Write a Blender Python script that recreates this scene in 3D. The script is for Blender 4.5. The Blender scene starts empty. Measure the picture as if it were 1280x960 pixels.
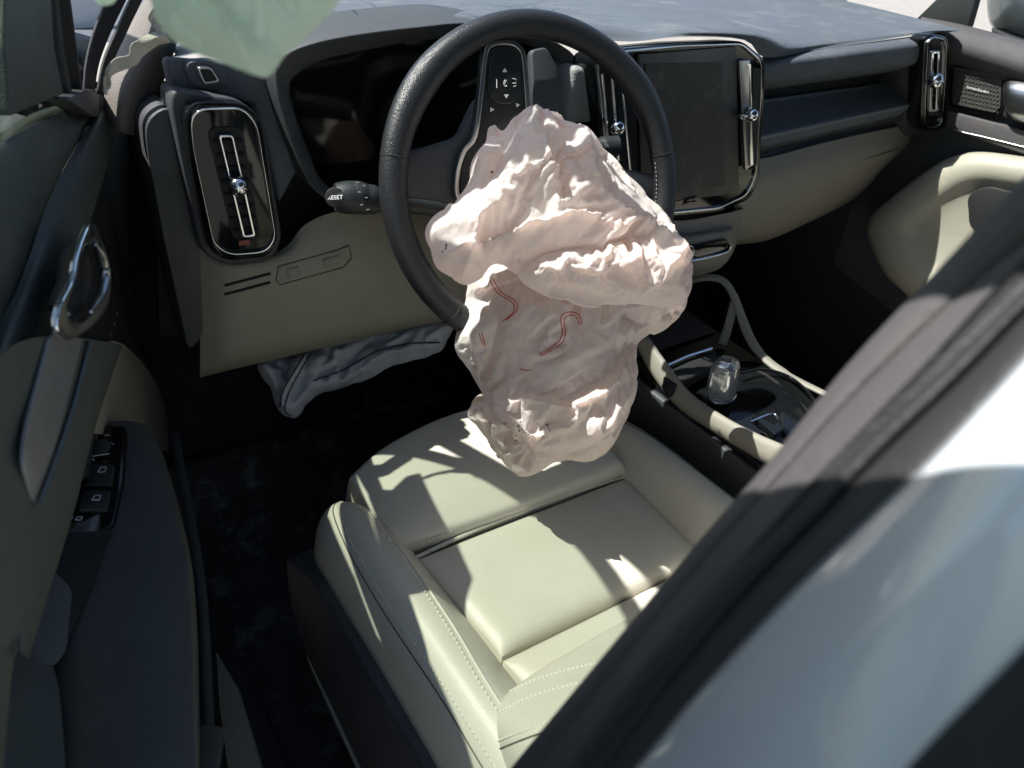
import bpy, bmesh, math, random
import numpy as np
from mathutils import Vector, Matrix
from mathutils.bvhtree import BVHTree
from mathutils.kdtree import KDTree
random.seed(4)
scene = bpy.context.scene

# ------------------------------------------------------------------ camera
FPX = 970.0
_R = np.array([1489, 405, -970.]); _R /= np.linalg.norm(_R)
_F = np.array([-850, 800, -970.]); _F -= _R*(_F@_R); _F /= np.linalg.norm(_F)
_U = np.cross(_R, _F)
CM = np.array([_R, _F, _U])            # columns: camera right, up, back in world axes
CP = np.array([-.51, 0, 1.34])
cam_d = bpy.data.cameras.new('camera'); cam = bpy.data.objects.new('camera', cam_d)
scene.collection.objects.link(cam); scene.camera = cam
mw = Matrix(((CM[0][0], CM[0][1], CM[0][2], CP[0]), (CM[1][0], CM[1][1], CM[1][2], CP[1]),
             (CM[2][0], CM[2][1], CM[2][2], CP[2]), (0, 0, 0, 1)))
cam.matrix_world = mw
cam_d.sensor_width = 36; cam_d.lens = 36*FPX/1280
cam_d.clip_start = .02; cam_d.clip_end = 500
cam_d.dof.use_dof = True; cam_d.dof.focus_distance = .93; cam_d.dof.aperture_fstop = 8.0

# ------------------------------------------------------------------ light
_az, _el = math.radians(55), math.radians(55)
SUN = np.array([-math.sin(_az)*math.cos(_el), math.cos(_az)*math.cos(_el), math.sin(_el)])
world = bpy.data.worlds.new('World'); scene.world = world; world.use_nodes = True
wn = world.node_tree.nodes; wl = world.node_tree.links
bg = wn['Background']; sky = wn.new('ShaderNodeTexSky'); sky.sky_type = 'NISHITA'; sky.sun_disc = False
sky.sun_elevation = math.asin(SUN[2]); sky.sun_rotation = math.atan2(SUN[0], SUN[1]); sky.air_density = 1.0
wl.new(sky.outputs[0], bg.inputs[0]); bg.inputs[1].default_value = .10
sd = bpy.data.lights.new('sun', 'SUN'); sd.energy = 5.0; sd.angle = math.radians(.5); sd.color = (1, .96, .90)
so = bpy.data.objects.new('sun', sd); scene.collection.objects.link(so)
so.rotation_euler = Vector((SUN[0], SUN[1], SUN[2])).to_track_quat('Z', 'Y').to_euler()
so.location = (-3, 4, 5)
vs = scene.view_settings; vs.view_transform = 'Standard'; vs.look = 'None'; vs.exposure = 1.1; vs.gamma = 1
try:
    scene.cycles.max_bounces = 10; scene.cycles.diffuse_bounces = 4; scene.cycles.transparent_max_bounces = 16
    scene.cycles.transmission_bounces = 8; scene.cycles.caustics_reflective = False; scene.cycles.caustics_refractive = False
    scene.cycles.sample_clamp_indirect = 4
except Exception: pass

# ------------------------------------------------------------------ measuring: where a sight line meets a plane of the car
def ray(u, v): return CM @ np.array([u-640., 480.-v, -FPX])
def atx(u, v, x): r = ray(u, v); return CP + r*((x-CP[0])/r[0])
def aty(u, v, y): r = ray(u, v); return CP + r*((y-CP[1])/r[1])
def atz(u, v, z): r = ray(u, v); return CP + r*((z-CP[2])/r[2])
def atp(u, v, p, n): r = ray(u, v); n = np.array(n, float); return CP + r*(((np.array(p)-CP)@n)/(r@n))
DH = np.array([-.36, .95, 0.]); DD = np.array([-.30, -.954, 0.]); DW = np.array([.954, -.30, 0.])
def atd(u, v, w): return atp(u, v, DH+DW*w, DW)          # plane of the open driver door, w metres inboard
V3 = lambda *a: np.array(a, float)
def unit(v): v = np.array(v, float); return v/np.linalg.norm(v)

# ------------------------------------------------------------------ materials
MATS = {}
def mat(name, col, rough=.5, metal=0, bump=0, bscale=600, spec=.5, coat=0, var=0, vscale=8, transl=0, sheen=0, col2=None, dust=0):
    if name in MATS: return MATS[name]
    m = bpy.data.materials.new(name); m.use_nodes = True; nt = m.node_tree; n = nt.nodes; l = nt.links
    b = n['Principled BSDF']; b.inputs['Base Color'].default_value = (*col, 1)
    b.inputs['Roughness'].default_value = rough; b.inputs['Metallic'].default_value = metal
    b.inputs['Specular IOR Level'].default_value = spec
    b.inputs['Coat Weight'].default_value = coat; b.inputs['Coat Roughness'].default_value = .05
    if sheen: b.inputs['Sheen Weight'].default_value = sheen
    tc = n.new('ShaderNodeTexCoord')
    out_col = None
    if var:
        nz = n.new('ShaderNodeTexNoise'); nz.inputs['Scale'].default_value = vscale; nz.inputs['Detail'].default_value = 8; nz.inputs['Roughness'].default_value = .65
        l.new(tc.outputs['Object'], nz.inputs['Vector'])
        mr = n.new('ShaderNodeMapRange'); mr.inputs[1].default_value = .3; mr.inputs[2].default_value = .7
        l.new(nz.outputs[0], mr.inputs[0])
        mx = n.new('ShaderNodeMix'); mx.data_type = 'RGBA'
        c2 = col2 or tuple(max(0, c*(1-var)) for c in col)
        mx.inputs[6].default_value = (*col, 1); mx.inputs[7].default_value = (*c2, 1)
        l.new(mr.outputs[0], mx.inputs[0]); out_col = mx.outputs[2]; l.new(out_col, b.inputs['Base Color'])
        mr2 = n.new('ShaderNodeMapRange'); mr2.inputs[1].default_value = .3; mr2.inputs[2].default_value = .7
        mr2.inputs[3].default_value = rough*.85; mr2.inputs[4].default_value = min(1, rough*1.2)
        l.new(nz.outputs[0], mr2.inputs[0]); l.new(mr2.outputs[0], b.inputs['Roughness'])
    if dust:
        nd = n.new('ShaderNodeTexNoise'); nd.inputs['Scale'].default_value = 14; nd.inputs['Detail'].default_value = 12; nd.inputs['Roughness'].default_value = .75
        l.new(tc.outputs['Object'], nd.inputs['Vector'])
        md = n.new('ShaderNodeMapRange'); md.inputs[1].default_value = .52; md.inputs[2].default_value = .75; md.inputs[4].default_value = dust
        l.new(nd.outputs[0], md.inputs[0])
        mxd = n.new('ShaderNodeMix'); mxd.data_type = 'RGBA'; mxd.inputs[7].default_value = (.32, .31, .29, 1)
        if out_col: l.new(out_col, mxd.inputs[6])
        else: mxd.inputs[6].default_value = (*col, 1)
        l.new(md.outputs[0], mxd.inputs[0]); l.new(mxd.outputs[2], b.inputs['Base Color'])
    if bump:
        vo = n.new('ShaderNodeTexVoronoi'); vo.inputs['Scale'].default_value = bscale
        nb = n.new('ShaderNodeTexNoise'); nb.inputs['Scale'].default_value = bscale*.12; nb.inputs['Detail'].default_value = 6
        l.new(tc.outputs['Object'], vo.inputs['Vector']); l.new(tc.outputs['Object'], nb.inputs['Vector'])
        ad = n.new('ShaderNodeMath'); ad.operation = 'ADD'
        l.new(vo.outputs[0], ad.inputs[0]); l.new(nb.outputs[0], ad.inputs[1])
        bp = n.new('ShaderNodeBump'); bp.inputs['Strength'].default_value = bump; bp.inputs['Distance'].default_value = .0006
        l.new(ad.outputs[0], bp.inputs['Height']); l.new(bp.outputs[0], b.inputs['Normal'])
    if transl:
        t = n.new('ShaderNodeBsdfTranslucent'); t.inputs[0].default_value = (*col, 1)
        if out_col: l.new(out_col, t.inputs[0])
        ms = n.new('ShaderNodeMixShader'); ms.inputs[0].default_value = transl
        l.new(b.outputs[0], ms.inputs[1]); l.new(t.outputs[0], ms.inputs[2]); l.new(ms.outputs[0], n['Material Output'].inputs[0])
    MATS[name] = m; return m
def glassmat(name, tint, rough=0.0, refl=.06):
    m = bpy.data.materials.new(name); m.use_nodes = True; n = m.node_tree.nodes; l = m.node_tree.links
    n.remove(n['Principled BSDF'])
    t = n.new('ShaderNodeBsdfTransparent'); t.inputs[0].default_value = (*tint, 1)
    g = n.new('ShaderNodeBsdfGlossy'); g.inputs['Roughness'].default_value = .02
    f = n.new('ShaderNodeLayerWeight'); pw = n.new('ShaderNodeMath'); pw.operation = 'POWER'; pw.inputs[1].default_value = 5; l.new(f.outputs['Facing'], pw.inputs[0])
    mu = n.new('ShaderNodeMath'); mu.operation = 'MULTIPLY_ADD'; mu.inputs[1].default_value = .9; mu.inputs[2].default_value = .05; l.new(pw.outputs[0], mu.inputs[0])
    s = n.new('ShaderNodeMixShader'); l.new(mu.outputs[0], s.inputs[0]); l.new(t.outputs[0], s.inputs[1]); l.new(g.outputs[0], s.inputs[2])
    l.new(s.outputs[0], n['Material Output'].inputs[0]); MATS[name] = m; return m

charcoal = mat('charcoal_plastic', (.050, .054, .060), .55, bump=.5, bscale=900, var=.25, dust=.10)
dash_top_m = mat('soft_dash_skin', (.085, .097, .118), .62, bump=.7, bscale=800, var=.2, vscale=5, dust=.35)
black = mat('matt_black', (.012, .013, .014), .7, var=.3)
gloss = mat('gloss_black', (.006, .007, .008), .07, spec=.35)
wheel_l = mat('wheel_leather', (.018, .019, .022), .40, bump=.6, bscale=700, var=.3)
chrome = mat('chrome', (.72, .74, .76), .12, 1)
satin = mat('satin_metal', (.42, .43, .44), .3, 1, var=.2)
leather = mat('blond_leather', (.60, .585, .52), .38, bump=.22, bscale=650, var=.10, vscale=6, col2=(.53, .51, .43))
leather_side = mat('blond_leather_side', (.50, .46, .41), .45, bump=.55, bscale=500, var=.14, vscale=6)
thread_m = mat('thread', (.72, .70, .62), .7)
beige = mat('beige_plastic', (.29, .272, .215), .5, bump=.5, bscale=900, var=.12)
beige_l = mat('light_beige_plastic', (.25, .237, .20), .5, bump=.5, bscale=900, var=.12)
doorpad = mat('door_skin_green_light', (.060, .072, .062), .6, bump=.6, bscale=700, var=.3, vscale=7, dust=.06)  # green reflected light is put into the dark grey base colour
doorarm = mat('slate_door_skin', (.052, .058, .057), .5, bump=.6, bscale=700, var=.3, vscale=6, dust=.10)
carpet = mat('carpet', (.014, .015, .016), .95, bump=1, bscale=350, var=.5, vscale=20)
matm = mat('dusty_rubber', (.016, .017, .018), .7, bump=1, bscale=250, var=.4, vscale=12, dust=.55)
pillar_m = mat('pillar_plastic', (.075, .070, .074), .6, bump=.8, bscale=1200, var=.2, vscale=9, dust=.1)
rubber = mat('seal_rubber', (.020, .020, .022), .65, bump=.6, bscale=700, var=.3)
paint = mat('pearl_white_paint', (.62, .66, .72), .22, coat=1, var=.06, vscale=3)
paint_out = mat('white_paint_sunlit', (.70, .71, .70), .25, coat=1, var=.05, vscale=3)  # sunlit brightness put into this copy of the white car paint
screen_m = mat('screen_glass', (.018, .020, .023), .38, spec=.5, var=.2, vscale=12, dust=.12)
white_p = mat('white_print', (.75, .75, .75), .6)
red_t = mat('red_thread', (.55, .05, .03), .7)
stain_m = mat('dried_stain', (.12, .03, .02), .7)
ink_m = mat('dark_ink', (.06, .07, .10), .7)
knee_m = mat('knee_bag_fabric', (.66, .67, .70), .8, bump=.4, bscale=900, var=.35, vscale=10, transl=.15)
curt_m = mat('curtain_fabric', (.84, .95, .86), .7, bump=.3, bscale=900, var=.06, vscale=5, transl=.5)
asphalt = mat('ground_asphalt', (.30, .28, .25), .9, bump=1, bscale=60, var=.3, vscale=3)
seam_m = mat('dark_seam_gap', (.10, .095, .08), .9)  # dark colour of seams and joints
win_green = glassmat('green_tinted_glass', (.38, .42, .36))
ws_glass = glassmat('windscreen_glass', (.90, .94, .92))
crystal = bpy.data.materials.new('crystal'); crystal.use_nodes = True
cb = crystal.node_tree.nodes['Principled BSDF']; cb.inputs['Base Color'].default_value = (.85, .87, .9, 1)
cb.inputs['Roughness'].default_value = .04; cb.inputs['Transmission Weight'].default_value = .75; cb.inputs['Metallic'].default_value = .25

# ------------------------------------------------------------------ object helpers
def link(o): scene.collection.objects.link(o); return o
def thing(name, label, cat, loc=(0, 0, 0), group=None):
    o = bpy.data.objects.new(name, None); link(o); o.location = tuple(float(c) for c in loc)
    o.empty_display_size = .05
    o['label'] = label; o['category'] = cat; o['kind'] = 'thing'
    if group: o['group'] = group
    return o
def root_of(o):
    v = Vector((0, 0, 0))
    while o is not None: v += o.location; o = o.parent
    return v
def mesh(name, verts, faces, m, parent=None, smooth=True, label=None, kind=None):
    me = bpy.data.meshes.new(name)
    off = root_of(parent) if parent else Vector((0, 0, 0))
    me.from_pydata([tuple(Vector([float(c) for c in v])-off) for v in verts], [], [tuple(int(i) for i in f) for f in faces])
    me.validate(); me.update()
    if isinstance(m, (list, tuple)):
        for k in m: me.materials.append(k)
    else: me.materials.append(m)
    if smooth:
        for p in me.polygons: p.use_smooth = True
    o = bpy.data.objects.new(name, me); link(o); o.parent = parent
    if label: o['label'] = label
    if kind: o['kind'] = kind
    return o
def fixn(o):
    b = bmesh.new(); b.from_mesh(o.data); bmesh.ops.recalc_face_normals(b, faces=b.faces); b.to_mesh(o.data); b.free(); return o
def bev(o, w, seg=3, ang=35):
    md = o.modifiers.new('bevel', 'BEVEL'); md.width = w; md.segments = seg; md.limit_method = 'ANGLE'; md.angle_limit = math.radians(ang)
    md.harden_normals = False; return o
def autosm(o, ang=40):
    me = o.data
    b = bmesh.new(); b.from_mesh(me)
    for e in b.edges:
        if len(e.link_faces) == 2 and e.calc_face_angle(0) > math.radians(ang): e.smooth = False
    b.to_mesh(me); b.free()
    return o
def prism(name, pts, vec, m, parent=None, bevel=.003, label=None, kind=None, seg=3):
    """a closed outline with real thickness: pts in a plane, extruded by vec"""
    pts = [np.array(p, float) for p in pts]; n = len(pts); vec = np.array(vec, float)
    V = pts+[p+vec for p in pts]
    Fc = [tuple(range(n)), tuple(range(2*n-1, n-1, -1))]+[(i, i+n, (i+1) % n+n, (i+1) % n) for i in range(n)]
    o = mesh(name, V, Fc, m, parent, True, label, kind); fixn(o)
    if bevel: bev(o, bevel, seg)
    else: autosm(o)
    return o
def cr(P, k=6, closed=False):
    """Catmull-Rom through points"""
    P = [np.array(p, float) for p in P]; n = len(P); out = []
    rng = range(n) if closed else range(n-1)
    for i in rng:
        if closed: a, b, c, d = P[(i-1) % n], P[i], P[(i+1) % n], P[(i+2) % n]
        else:
            b, c = P[i], P[i+1]; a = P[i-1] if i else 2*b-c; d = P[i+2] if i+2 < n else 2*c-b
        for j in range(k):
            t = j/k
            out.append(.5*((2*b)+(c-a)*t+(2*a-5*b+4*c-d)*t*t+(3*b-a-3*c+d)*t**3))
    if not closed: out.append(P[-1])
    return out
def rnd(P, r, k=5):
    """round the corners of a polygon; r one radius or a list"""
    P = [np.array(p, float) for p in P]; n = len(P); out = []
    for i in range(n):
        rr = r[i] if isinstance(r, (list, tuple)) else r
        a, b, c = P[i-1], P[i], P[(i+1) % n]
        la, lc = np.linalg.norm(a-b), np.linalg.norm(c-b); q = min(rr, la*.49, lc*.49)
        if q < 1e-5: out.append(b); continue
        s, e = b+(a-b)/la*q, b+(c-b)/lc*q
        for j in range(k+1):
            t = j/k; out.append((1-t)**2*s+2*t*(1-t)*b+t*t*e)
    return out
def grid(name, rows, m, parent=None, ku=5, kv=5, thick=0, label=None, kind=None, flip=False, subs=True, rim=True):
    """surface through rows of 3-D points, optional thickness away from its normal"""
    rows = [cr(r, ku) for r in rows]
    cols = len(rows[0]); full = [cr([r[j] for r in rows], kv) for j in range(cols)]
    nr = len(full[0]); V = [full[j][i] for i in range(nr) for j in range(cols)]
    Fc = []
    for i in range(nr-1):
        for j in range(cols-1):
            q = (i*cols+j, i*cols+j+1, (i+1)*cols+j+1, (i+1)*cols+j); Fc.append(q[::-1] if flip else q)
    o = mesh(name, V, Fc, m, parent, True, label, kind)
    if thick:
        md = o.modifiers.new('solid', 'SOLIDIFY'); md.thickness = thick; md.offset = -1; md.use_even_offset = False
    return o
def tube(name, path, r, m, parent=None, closed=False, seg=12, label=None, kind=None, flat=1.0, up=None, cap=True):
    P = [np.array(p, float) for p in path]; n = len(P)
    rad = r if isinstance(r, (list, tuple, np.ndarray)) else [r]*n
    V = []; Fc = []
    ref = np.array(up if up is not None else (0, 0, 1), float)
    for i in range(n):
        a = P[i-1] if (i or closed) else P[i]; b = P[(i+1) % n] if (i < n-1 or closed) else P[i]
        t = unit(b-a); s = np.cross(t, ref)
        if np.linalg.norm(s) < 1e-3: s = np.cross(t, V3(1, .1, 0))
        s = unit(s); w = np.cross(s, t)
        for k in range(seg):
            c = 2*math.pi*k/seg; V.append(P[i]+rad[i]*(math.cos(c)*s+math.sin(c)*w*flat))
    for i in range(n if closed else n-1):
        for k in range(seg):
            a = i*seg+k; b = i*seg+(k+1) % seg; c = ((i+1) % n)*seg+(k+1) % seg; d = ((i+1) % n)*seg+k
            Fc.append((a, b, c, d))
    if not closed and cap:
        Fc.append(tuple(range(seg))[::-1]); Fc.append(tuple((n-1)*seg+k for k in range(seg)))
    o = mesh(name, V, Fc, m, parent, True, label, kind); fixn(o); autosm(o, 60); return o
def joined(name, items, m, parent, label=None, kind=None):
    V = []; Fc = []
    for v, f in items:
        b = len(V); V += list(v); Fc += [tuple(i+b for i in q) for q in f]
    return mesh(name, V, Fc, m, parent, True, label, kind)
def boxv(c, ax, ay, az):
    """box around c with half-vectors"""
    c = np.array(c, float); V = [c+sx*np.array(ax)+sy*np.array(ay)+sz*np.array(az) for sx in (-1, 1) for sy in (-1, 1) for sz in (-1, 1)]
    return V, [(0, 1, 3, 2), (4, 6, 7, 5), (0, 4, 5, 1), (2, 3, 7, 6), (0, 2, 6, 4), (1, 5, 7, 3)]
def box(name, c, ax, ay, az, m, parent=None, bevel=.002, label=None, kind=None):
    v, f = boxv(c, ax, ay, az); o = mesh(name, v, f, m, parent, True, label, kind); fixn(o)
    if bevel: bev(o, bevel)
    else: autosm(o)
    return o
def stitches(name, path, m, parent, step=.0065, r=.00055, ln=.0042, seg=5, label=None):
    """a run of separate thread stitches lying along a curve"""
    P = [np.array(p, float) for p in path]; items = []
    d = [0]
    for a, b in zip(P, P[1:]): d.append(d[-1]+np.linalg.norm(b-a))
    s = step/2
    while s < d[-1]-step/2:
        i = max(j for j in range(len(d)) if d[j] <= s); i = min(i, len(P)-2)
        t = (s-d[i])/max(1e-9, d[i+1]-d[i]); c = P[i]*(1-t)+P[i+1]*t; ax = unit(P[i+1]-P[i])
        q = unit(np.cross(ax, V3(.1, .2, 1))); w = np.cross(q, ax)
        v, f = boxv(c, ax*ln/2, q*r, w*r); items.append((v, f)); s += step
    return joined(name, items, m, parent, label, 'stuff')
def ellipsoid(name, c, ax, ay, az, m, parent=None, nu=20, nv=12, label=None):
    c = np.array(c, float); V = [c+np.array(az)]; 
    for i in range(1, nv):
        a = math.pi*i/nv
        for j in range(nu):
            b = 2*math.pi*j/nu; V.append(c+np.array(az)*math.cos(a)+math.sin(a)*(math.cos(b)*np.array(ax)+math.sin(b)*np.array(ay)))
    V.append(c-np.array(az)); Fc = []
    for j in range(nu): Fc.append((0, 1+j, 1+(j+1) % nu)); Fc.append((len(V)-1, 1+(nv-2)*nu+(j+1) % nu, 1+(nv-2)*nu+j))
    for i in range(nv-2):
        for j in range(nu): Fc.append((1+i*nu+j, 1+(i+1)*nu+j, 1+(i+1)*nu+(j+1) % nu, 1+i*nu+(j+1) % nu))
    o = mesh(name, V, Fc, m, parent, True, label); fixn(o); return o
def disc_cyl(name, c, axis, r, h, m, parent=None, bevel=.001, seg=28, label=None):
    a = unit(axis); s = unit(np.cross(a, V3(.3, .2, 1))); w = np.cross(a, s); c = np.array(c, float)
    pts = [c+r*(math.cos(2*math.pi*k/seg)*s+math.sin(2*math.pi*k/seg)*w) for k in range(seg)]
    return prism(name, pts, a*h, m, parent, bevel, label)
def text(name, s, pos, xdir, ydir, size, m, parent, label=None):
    cu = bpy.data.curves.new(name, 'FONT'); cu.body = s; cu.size = size; cu.align_x = 'CENTER'; cu.align_y = 'CENTER'; cu.extrude = .0002
    t = bpy.data.objects.new(name, cu); link(t); dg = bpy.context.evaluated_depsgraph_get(); dg.update()
    me = bpy.data.meshes.new_from_object(t.evaluated_get(dg)); bpy.data.objects.remove(t); 
    xd = unit(xdir); yd = unit(np.array(ydir)-xd*(np.array(ydir)@xd)); zd = np.cross(xd, yd)
    off = np.array(root_of(parent))
    for v in me.vertices: v.co = Vector(tuple(np.array(pos)-off+xd*v.co.x+yd*v.co.y+zd*v.co.z))
    me.materials.clear(); me.materials.append(m)
    o = bpy.data.objects.new(name, me); link(o); o.parent = parent
    if label: o['label'] = label
    return o
def P2(f, *uv, a=()): return [f(u, v, *a) for u, v in uv]
def inset(pts, k):
    c = sum(np.array(p) for p in pts)/len(pts); return [c+(np.array(p)-c)*k for p in pts]
def ring(name, outer, inner, vec, m, parent=None, bevel=.0008, label=None):
    n = len(outer); vec = np.array(vec, float); V = list(outer)+list(inner)+[p+vec for p in outer]+[p+vec for p in inner]; Fc = []
    for i in range(n):
        j = (i+1) % n
        Fc += [(i, j, n+j, n+i), (2*n+i, 3*n+i, 3*n+j, 2*n+j), (i, 2*n+i, 2*n+j, j), (n+i, n+j, 3*n+j, 3*n+i)]
    o = mesh(name, V, Fc, m, parent, True, label); fixn(o)
    if bevel: bev(o, bevel, 2)
    return o
exec_parts = True

# ================================================================== SETTING
g = mesh('ground', [(-80, -80, 0), (80, -80, 0), (80, 80, 0), (-80, 80, 0)], [(0, 1, 2, 3)], asphalt, None, False); g['kind'] = 'structure'

# ================================================================== CAR BODY
car = thing('car_body', 'pearl white car body shell with black sealed door pillar around the opening', 'car', (.37, .3, 0))
# floor pan with carpet: tunnel and firewall
fl = [[V3(x, y, z) for x in (-.36, -.1, .2, .27)] for y, z in ((-1.2, .30), (.2, .30), (.75, .30), (1.02, .36), (1.2, .60), (1.25, 1.0))]
grid('floor_carpet', fl, carpet, car, 4, 4, .01, label='black carpeted driver footwell')
fr = [[V3(x, y, z) for x in (.47, .6, .9, 1.10)] for y, z in ((-1.2, .30), (.2, .30), (.75, .30), (1.02, .36), (1.2, .60), (1.25, 1.0))]
grid('floor_carpet', fr, carpet, car, 4, 4, .01, label='black carpeted passenger footwell')
box('tunnel', (.37, .0, .42), (.105, 0, 0), (0, 1.2, 0), (0, 0, .13), carpet, car, .03)
# roof: headliner skin, header and rails, gap behind the header left open for sun
rf = [[V3(x, y, 1.47+.05*(1-((x-.37)/.68)**2)+dz) for x in (-.40, -.15, .37, .89, 1.07)] for y, dz in ((.50, .0), (.4, .005), (.1, .02), (-.6, .01), (-1.2, -.06))]
grid('roof', rf, black, car, 4, 3, .03)
tube('shade_header', cr([V3(-.405, .80, 1.457), V3(-.350, .785, 1.464), V3(-.308, .756, 1.472), V3(-.267, .722, 1.480), V3(-.237, .698, 1.484), V3(-.212, .670, 1.488), V3(-.195, .634, 1.492), V3(-.13, .60, 1.50), V3(.37, .60, 1.52), V3(.9, .64, 1.50), V3(1.07, .68, 1.485)], 5), .018, black, car, flat=.6)  # unseen header, bent so that its shadow falls on the airbag top
prism('added_shade_board', [V3(-.325, .80, 1.474), V3(-.21, .80, 1.478), V3(-.185, .70, 1.486), V3(-.255, .735, 1.480)], (0, 0, .012), black, car, .003)  # unseen board added to keep sun off the top of the airbag
box('sun_block_panel', (.52, .585, 1.535), (.56, 0, 0), (0, .075, 0), (0, 0, .01), black, car, .003)  # unseen panel added to keep sun off the passenger seat
# windscreen
ws = [[V3(-.42, 1.38, 1.10), V3(0, 1.5, 1.12), V3(.37, 1.52, 1.13), V3(.8, 1.5, 1.14), V3(1.14, 1.38, 1.17)],
      [V3(-.37, 1.12, 1.28), V3(0, 1.2, 1.305), V3(.37, 1.22, 1.31), V3(.8, 1.2, 1.32), V3(1.10, 1.12, 1.33)],
      [V3(-.43, .80, 1.448), V3(-.24, .67, 1.484), V3(.37, .62, 1.52), V3(.8, .66, 1.50), V3(1.05, .73, 1.48)]]
grid('windshield', ws, ws_glass, car, 4, 4, 0)
wsb = BVHTree.FromPolygons([tuple(v.co+Vector(car.location)) for v in scene.objects['windshield'].data.vertices], [tuple(p.vertices) for p in scene.objects['windshield'].data.polygons])
rc = random.Random(5)
for cx_, cy_, nr_ in ((-.14, 1.10, 11), (.16, 1.16, 9)):
    for k in range(nr_):
        a = 2*math.pi*k/nr_+rc.uniform(-.2, .2); L = rc.uniform(.10, .42); pts = []; x, y = cx_, cy_
        while L > 0:
            h = wsb.ray_cast(Vector((x, y, 2.2)), Vector((0, 0, -1)))
            if h[0] is None: break
            pts.append(np.array(h[0])+V3(0, -.0008, -.0014)); a += rc.uniform(-.16, .16); x += .03*math.cos(a); y += .022*math.sin(a); L -= .03
        if len(pts) > 2: tube('glass_crack', pts, .0009, rubber, car, seg=4)
    for rr_c in (.022, .045, .075):
        pts = []
        for t in np.linspace(0, 2*math.pi, 25)[:-1]:
            h = wsb.ray_cast(Vector((cx_+rr_c*math.cos(t)*rc.uniform(.9, 1.1), cy_+rr_c*.8*math.sin(t)*rc.uniform(.9, 1.1), 2.2)), Vector((0, 0, -1)))
            if h[0] is not None: pts.append(np.array(h[0])+V3(0, -.0008, -.0014))
        if len(pts) > 6: tube('glass_crack', pts, .0008, rubber, car, closed=len(pts) == 24, seg=4)
# A pillar (driver side) outer and inner trim, and the passenger one
ap = [V3(-.50, 1.50, 1.02), V3(-.46, 1.35, 1.12), V3(-.455, 1.10, 1.29), V3(-.435, .90, 1.40), V3(-.41, .79, 1.455), V3(-.397, .68, 1.487), V3(-.37, .1, 1.50), V3(-.37, -.6, 1.48)]
tube('a_pillar', cr(ap, 5), .014, pillar_m, car, flat=.9)
ap2 = [V3(1.20, 1.50, 1.08), V3(1.17, 1.30, 1.18), V3(1.13, 1.05, 1.33), V3(1.08, .84, 1.45), V3(1.05, .4, 1.49), V3(1.05, -.6, 1.47)]
tube('a_pillar', cr(ap2, 5), .035, black, car, flat=1)
# rear closing panels so the cabin is a cabin
box('rear_quarter', (-.37, -1.0, .85), (.03, 0, 0), (0, .75, 0), (0, 0, .25), paint, car, .02)
box('rear_quarter', (1.12, -.7, .75), (.03, 0, 0), (0, .9, 0), (0, 0, .33), charcoal, car, .02)
box('rear_bench', (.37, -.95, .8), (.66, 0, 0), (0, .08, 0), (0, 0, .35), leather, car, .05)

# B pillar near the camera
def bp(u, v, y): return aty(u, v, y)
# strips run along the pillar: rows from inner edge (left/top) to outer (right/bottom); each row a line of pixels at its own depth
def strip(name, lineA, lineB, yA, yB, m, bulge=0, thick=.012, label=None, mid=0):
    px = lambda u, v, dx: atx(u, v, -.355+.115*(960-v)/740.+dx)
    A = [px(u, v, yA) for u, v in lineA]; B = [px(u, v, yB) for u, v in lineB]
    rows = [A]
    for t in (.2, .5, .8):
        rows.append([a*(1-t)+b*t+unit(CP-(a+b)/2)*bulge*(1-(2*t-1)**2) for a, b in zip(A, B)])
    rows.append(B)
    return grid(name, rows, m, car, 6, 4, thick, label)
e0 = [(1420, 95), (1280, 222), (1180, 328), (1060, 455), (960, 578), (880, 668), (760, 812), (640, 958), (560, 1060)]
e1 = [(1420, 190), (1280, 300), (1180, 385), (1060, 500), (960, 610), (880, 700), (770, 832), (655, 975), (580, 1070)]
e2 = [(1420, 225), (1290, 345), (1190, 440), (1075, 545), (980, 640), (900, 722), (790, 850), (690, 985), (610, 1085)]
e3 = [(1430, 250), (1300, 372), (1205, 470), (1100, 570), (1000, 672), (930, 745), (830, 862), (735, 985), (660, 1090)]
e4 = [(1450, 275), (1330, 392), (1230, 500), (1150, 585), (1040, 690), (960, 770), (860, 880), (775, 985), (700, 1090)]
e5 = [(1470, 600), (1440, 640), (1400, 690), (1350, 740), (1290, 800), (1240, 850), (1160, 930), (1090, 1010), (1000, 1120)]
strip('pillar_trim_edge', e0, e1, 0, -.006, pillar_m, .004)
strip('pillar_trim', e1, e3, -.006, -.016, pillar_m, .008)
strip('pillar_seal', e2, e3, -.017, -.020, rubber, .006, .01, label='black rubber seal running down the pillar')
strip('painted_jamb', e3, e4, -.020, -.028, rubber, .003)
strip('painted_panel', e4, e5, -.028, -.034, paint, .010, label='pearl white outer door skin beside the pillar')
e6 = [(1600, 760), (1560, 800), (1520, 850), (1460, 920), (1400, 980), (1340, 1040), (1280, 1080), (1200, 1140), (1140, 1200)]
strip('black_glass_trim', e5, e6, -.034, -.036, black, .004)

# sill along the door opening
sl = lambda u, v, z: atz(u, v, z)
prism('sill_trim', P2(sl, (270, 812), (300, 862), (345, 1010), (300, 1010), (285, 960), (274, 880), a=(.38,)), (0, 0, -.05), beige, car, .004, label='beige strip of the door sill')
prism('sill_plate', [V3(-.325, 1.1, .375), V3(-.325, -.3, .375), V3(-.45, -.3, .375), V3(-.45, 1.1, .375)], (0, 0, -.16), black, car, .01)
box('side_frame', (-.41, 1.16, .68), (.06, 0, 0), (0, .13, 0), (0, 0, .40), black, car, .02)
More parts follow.
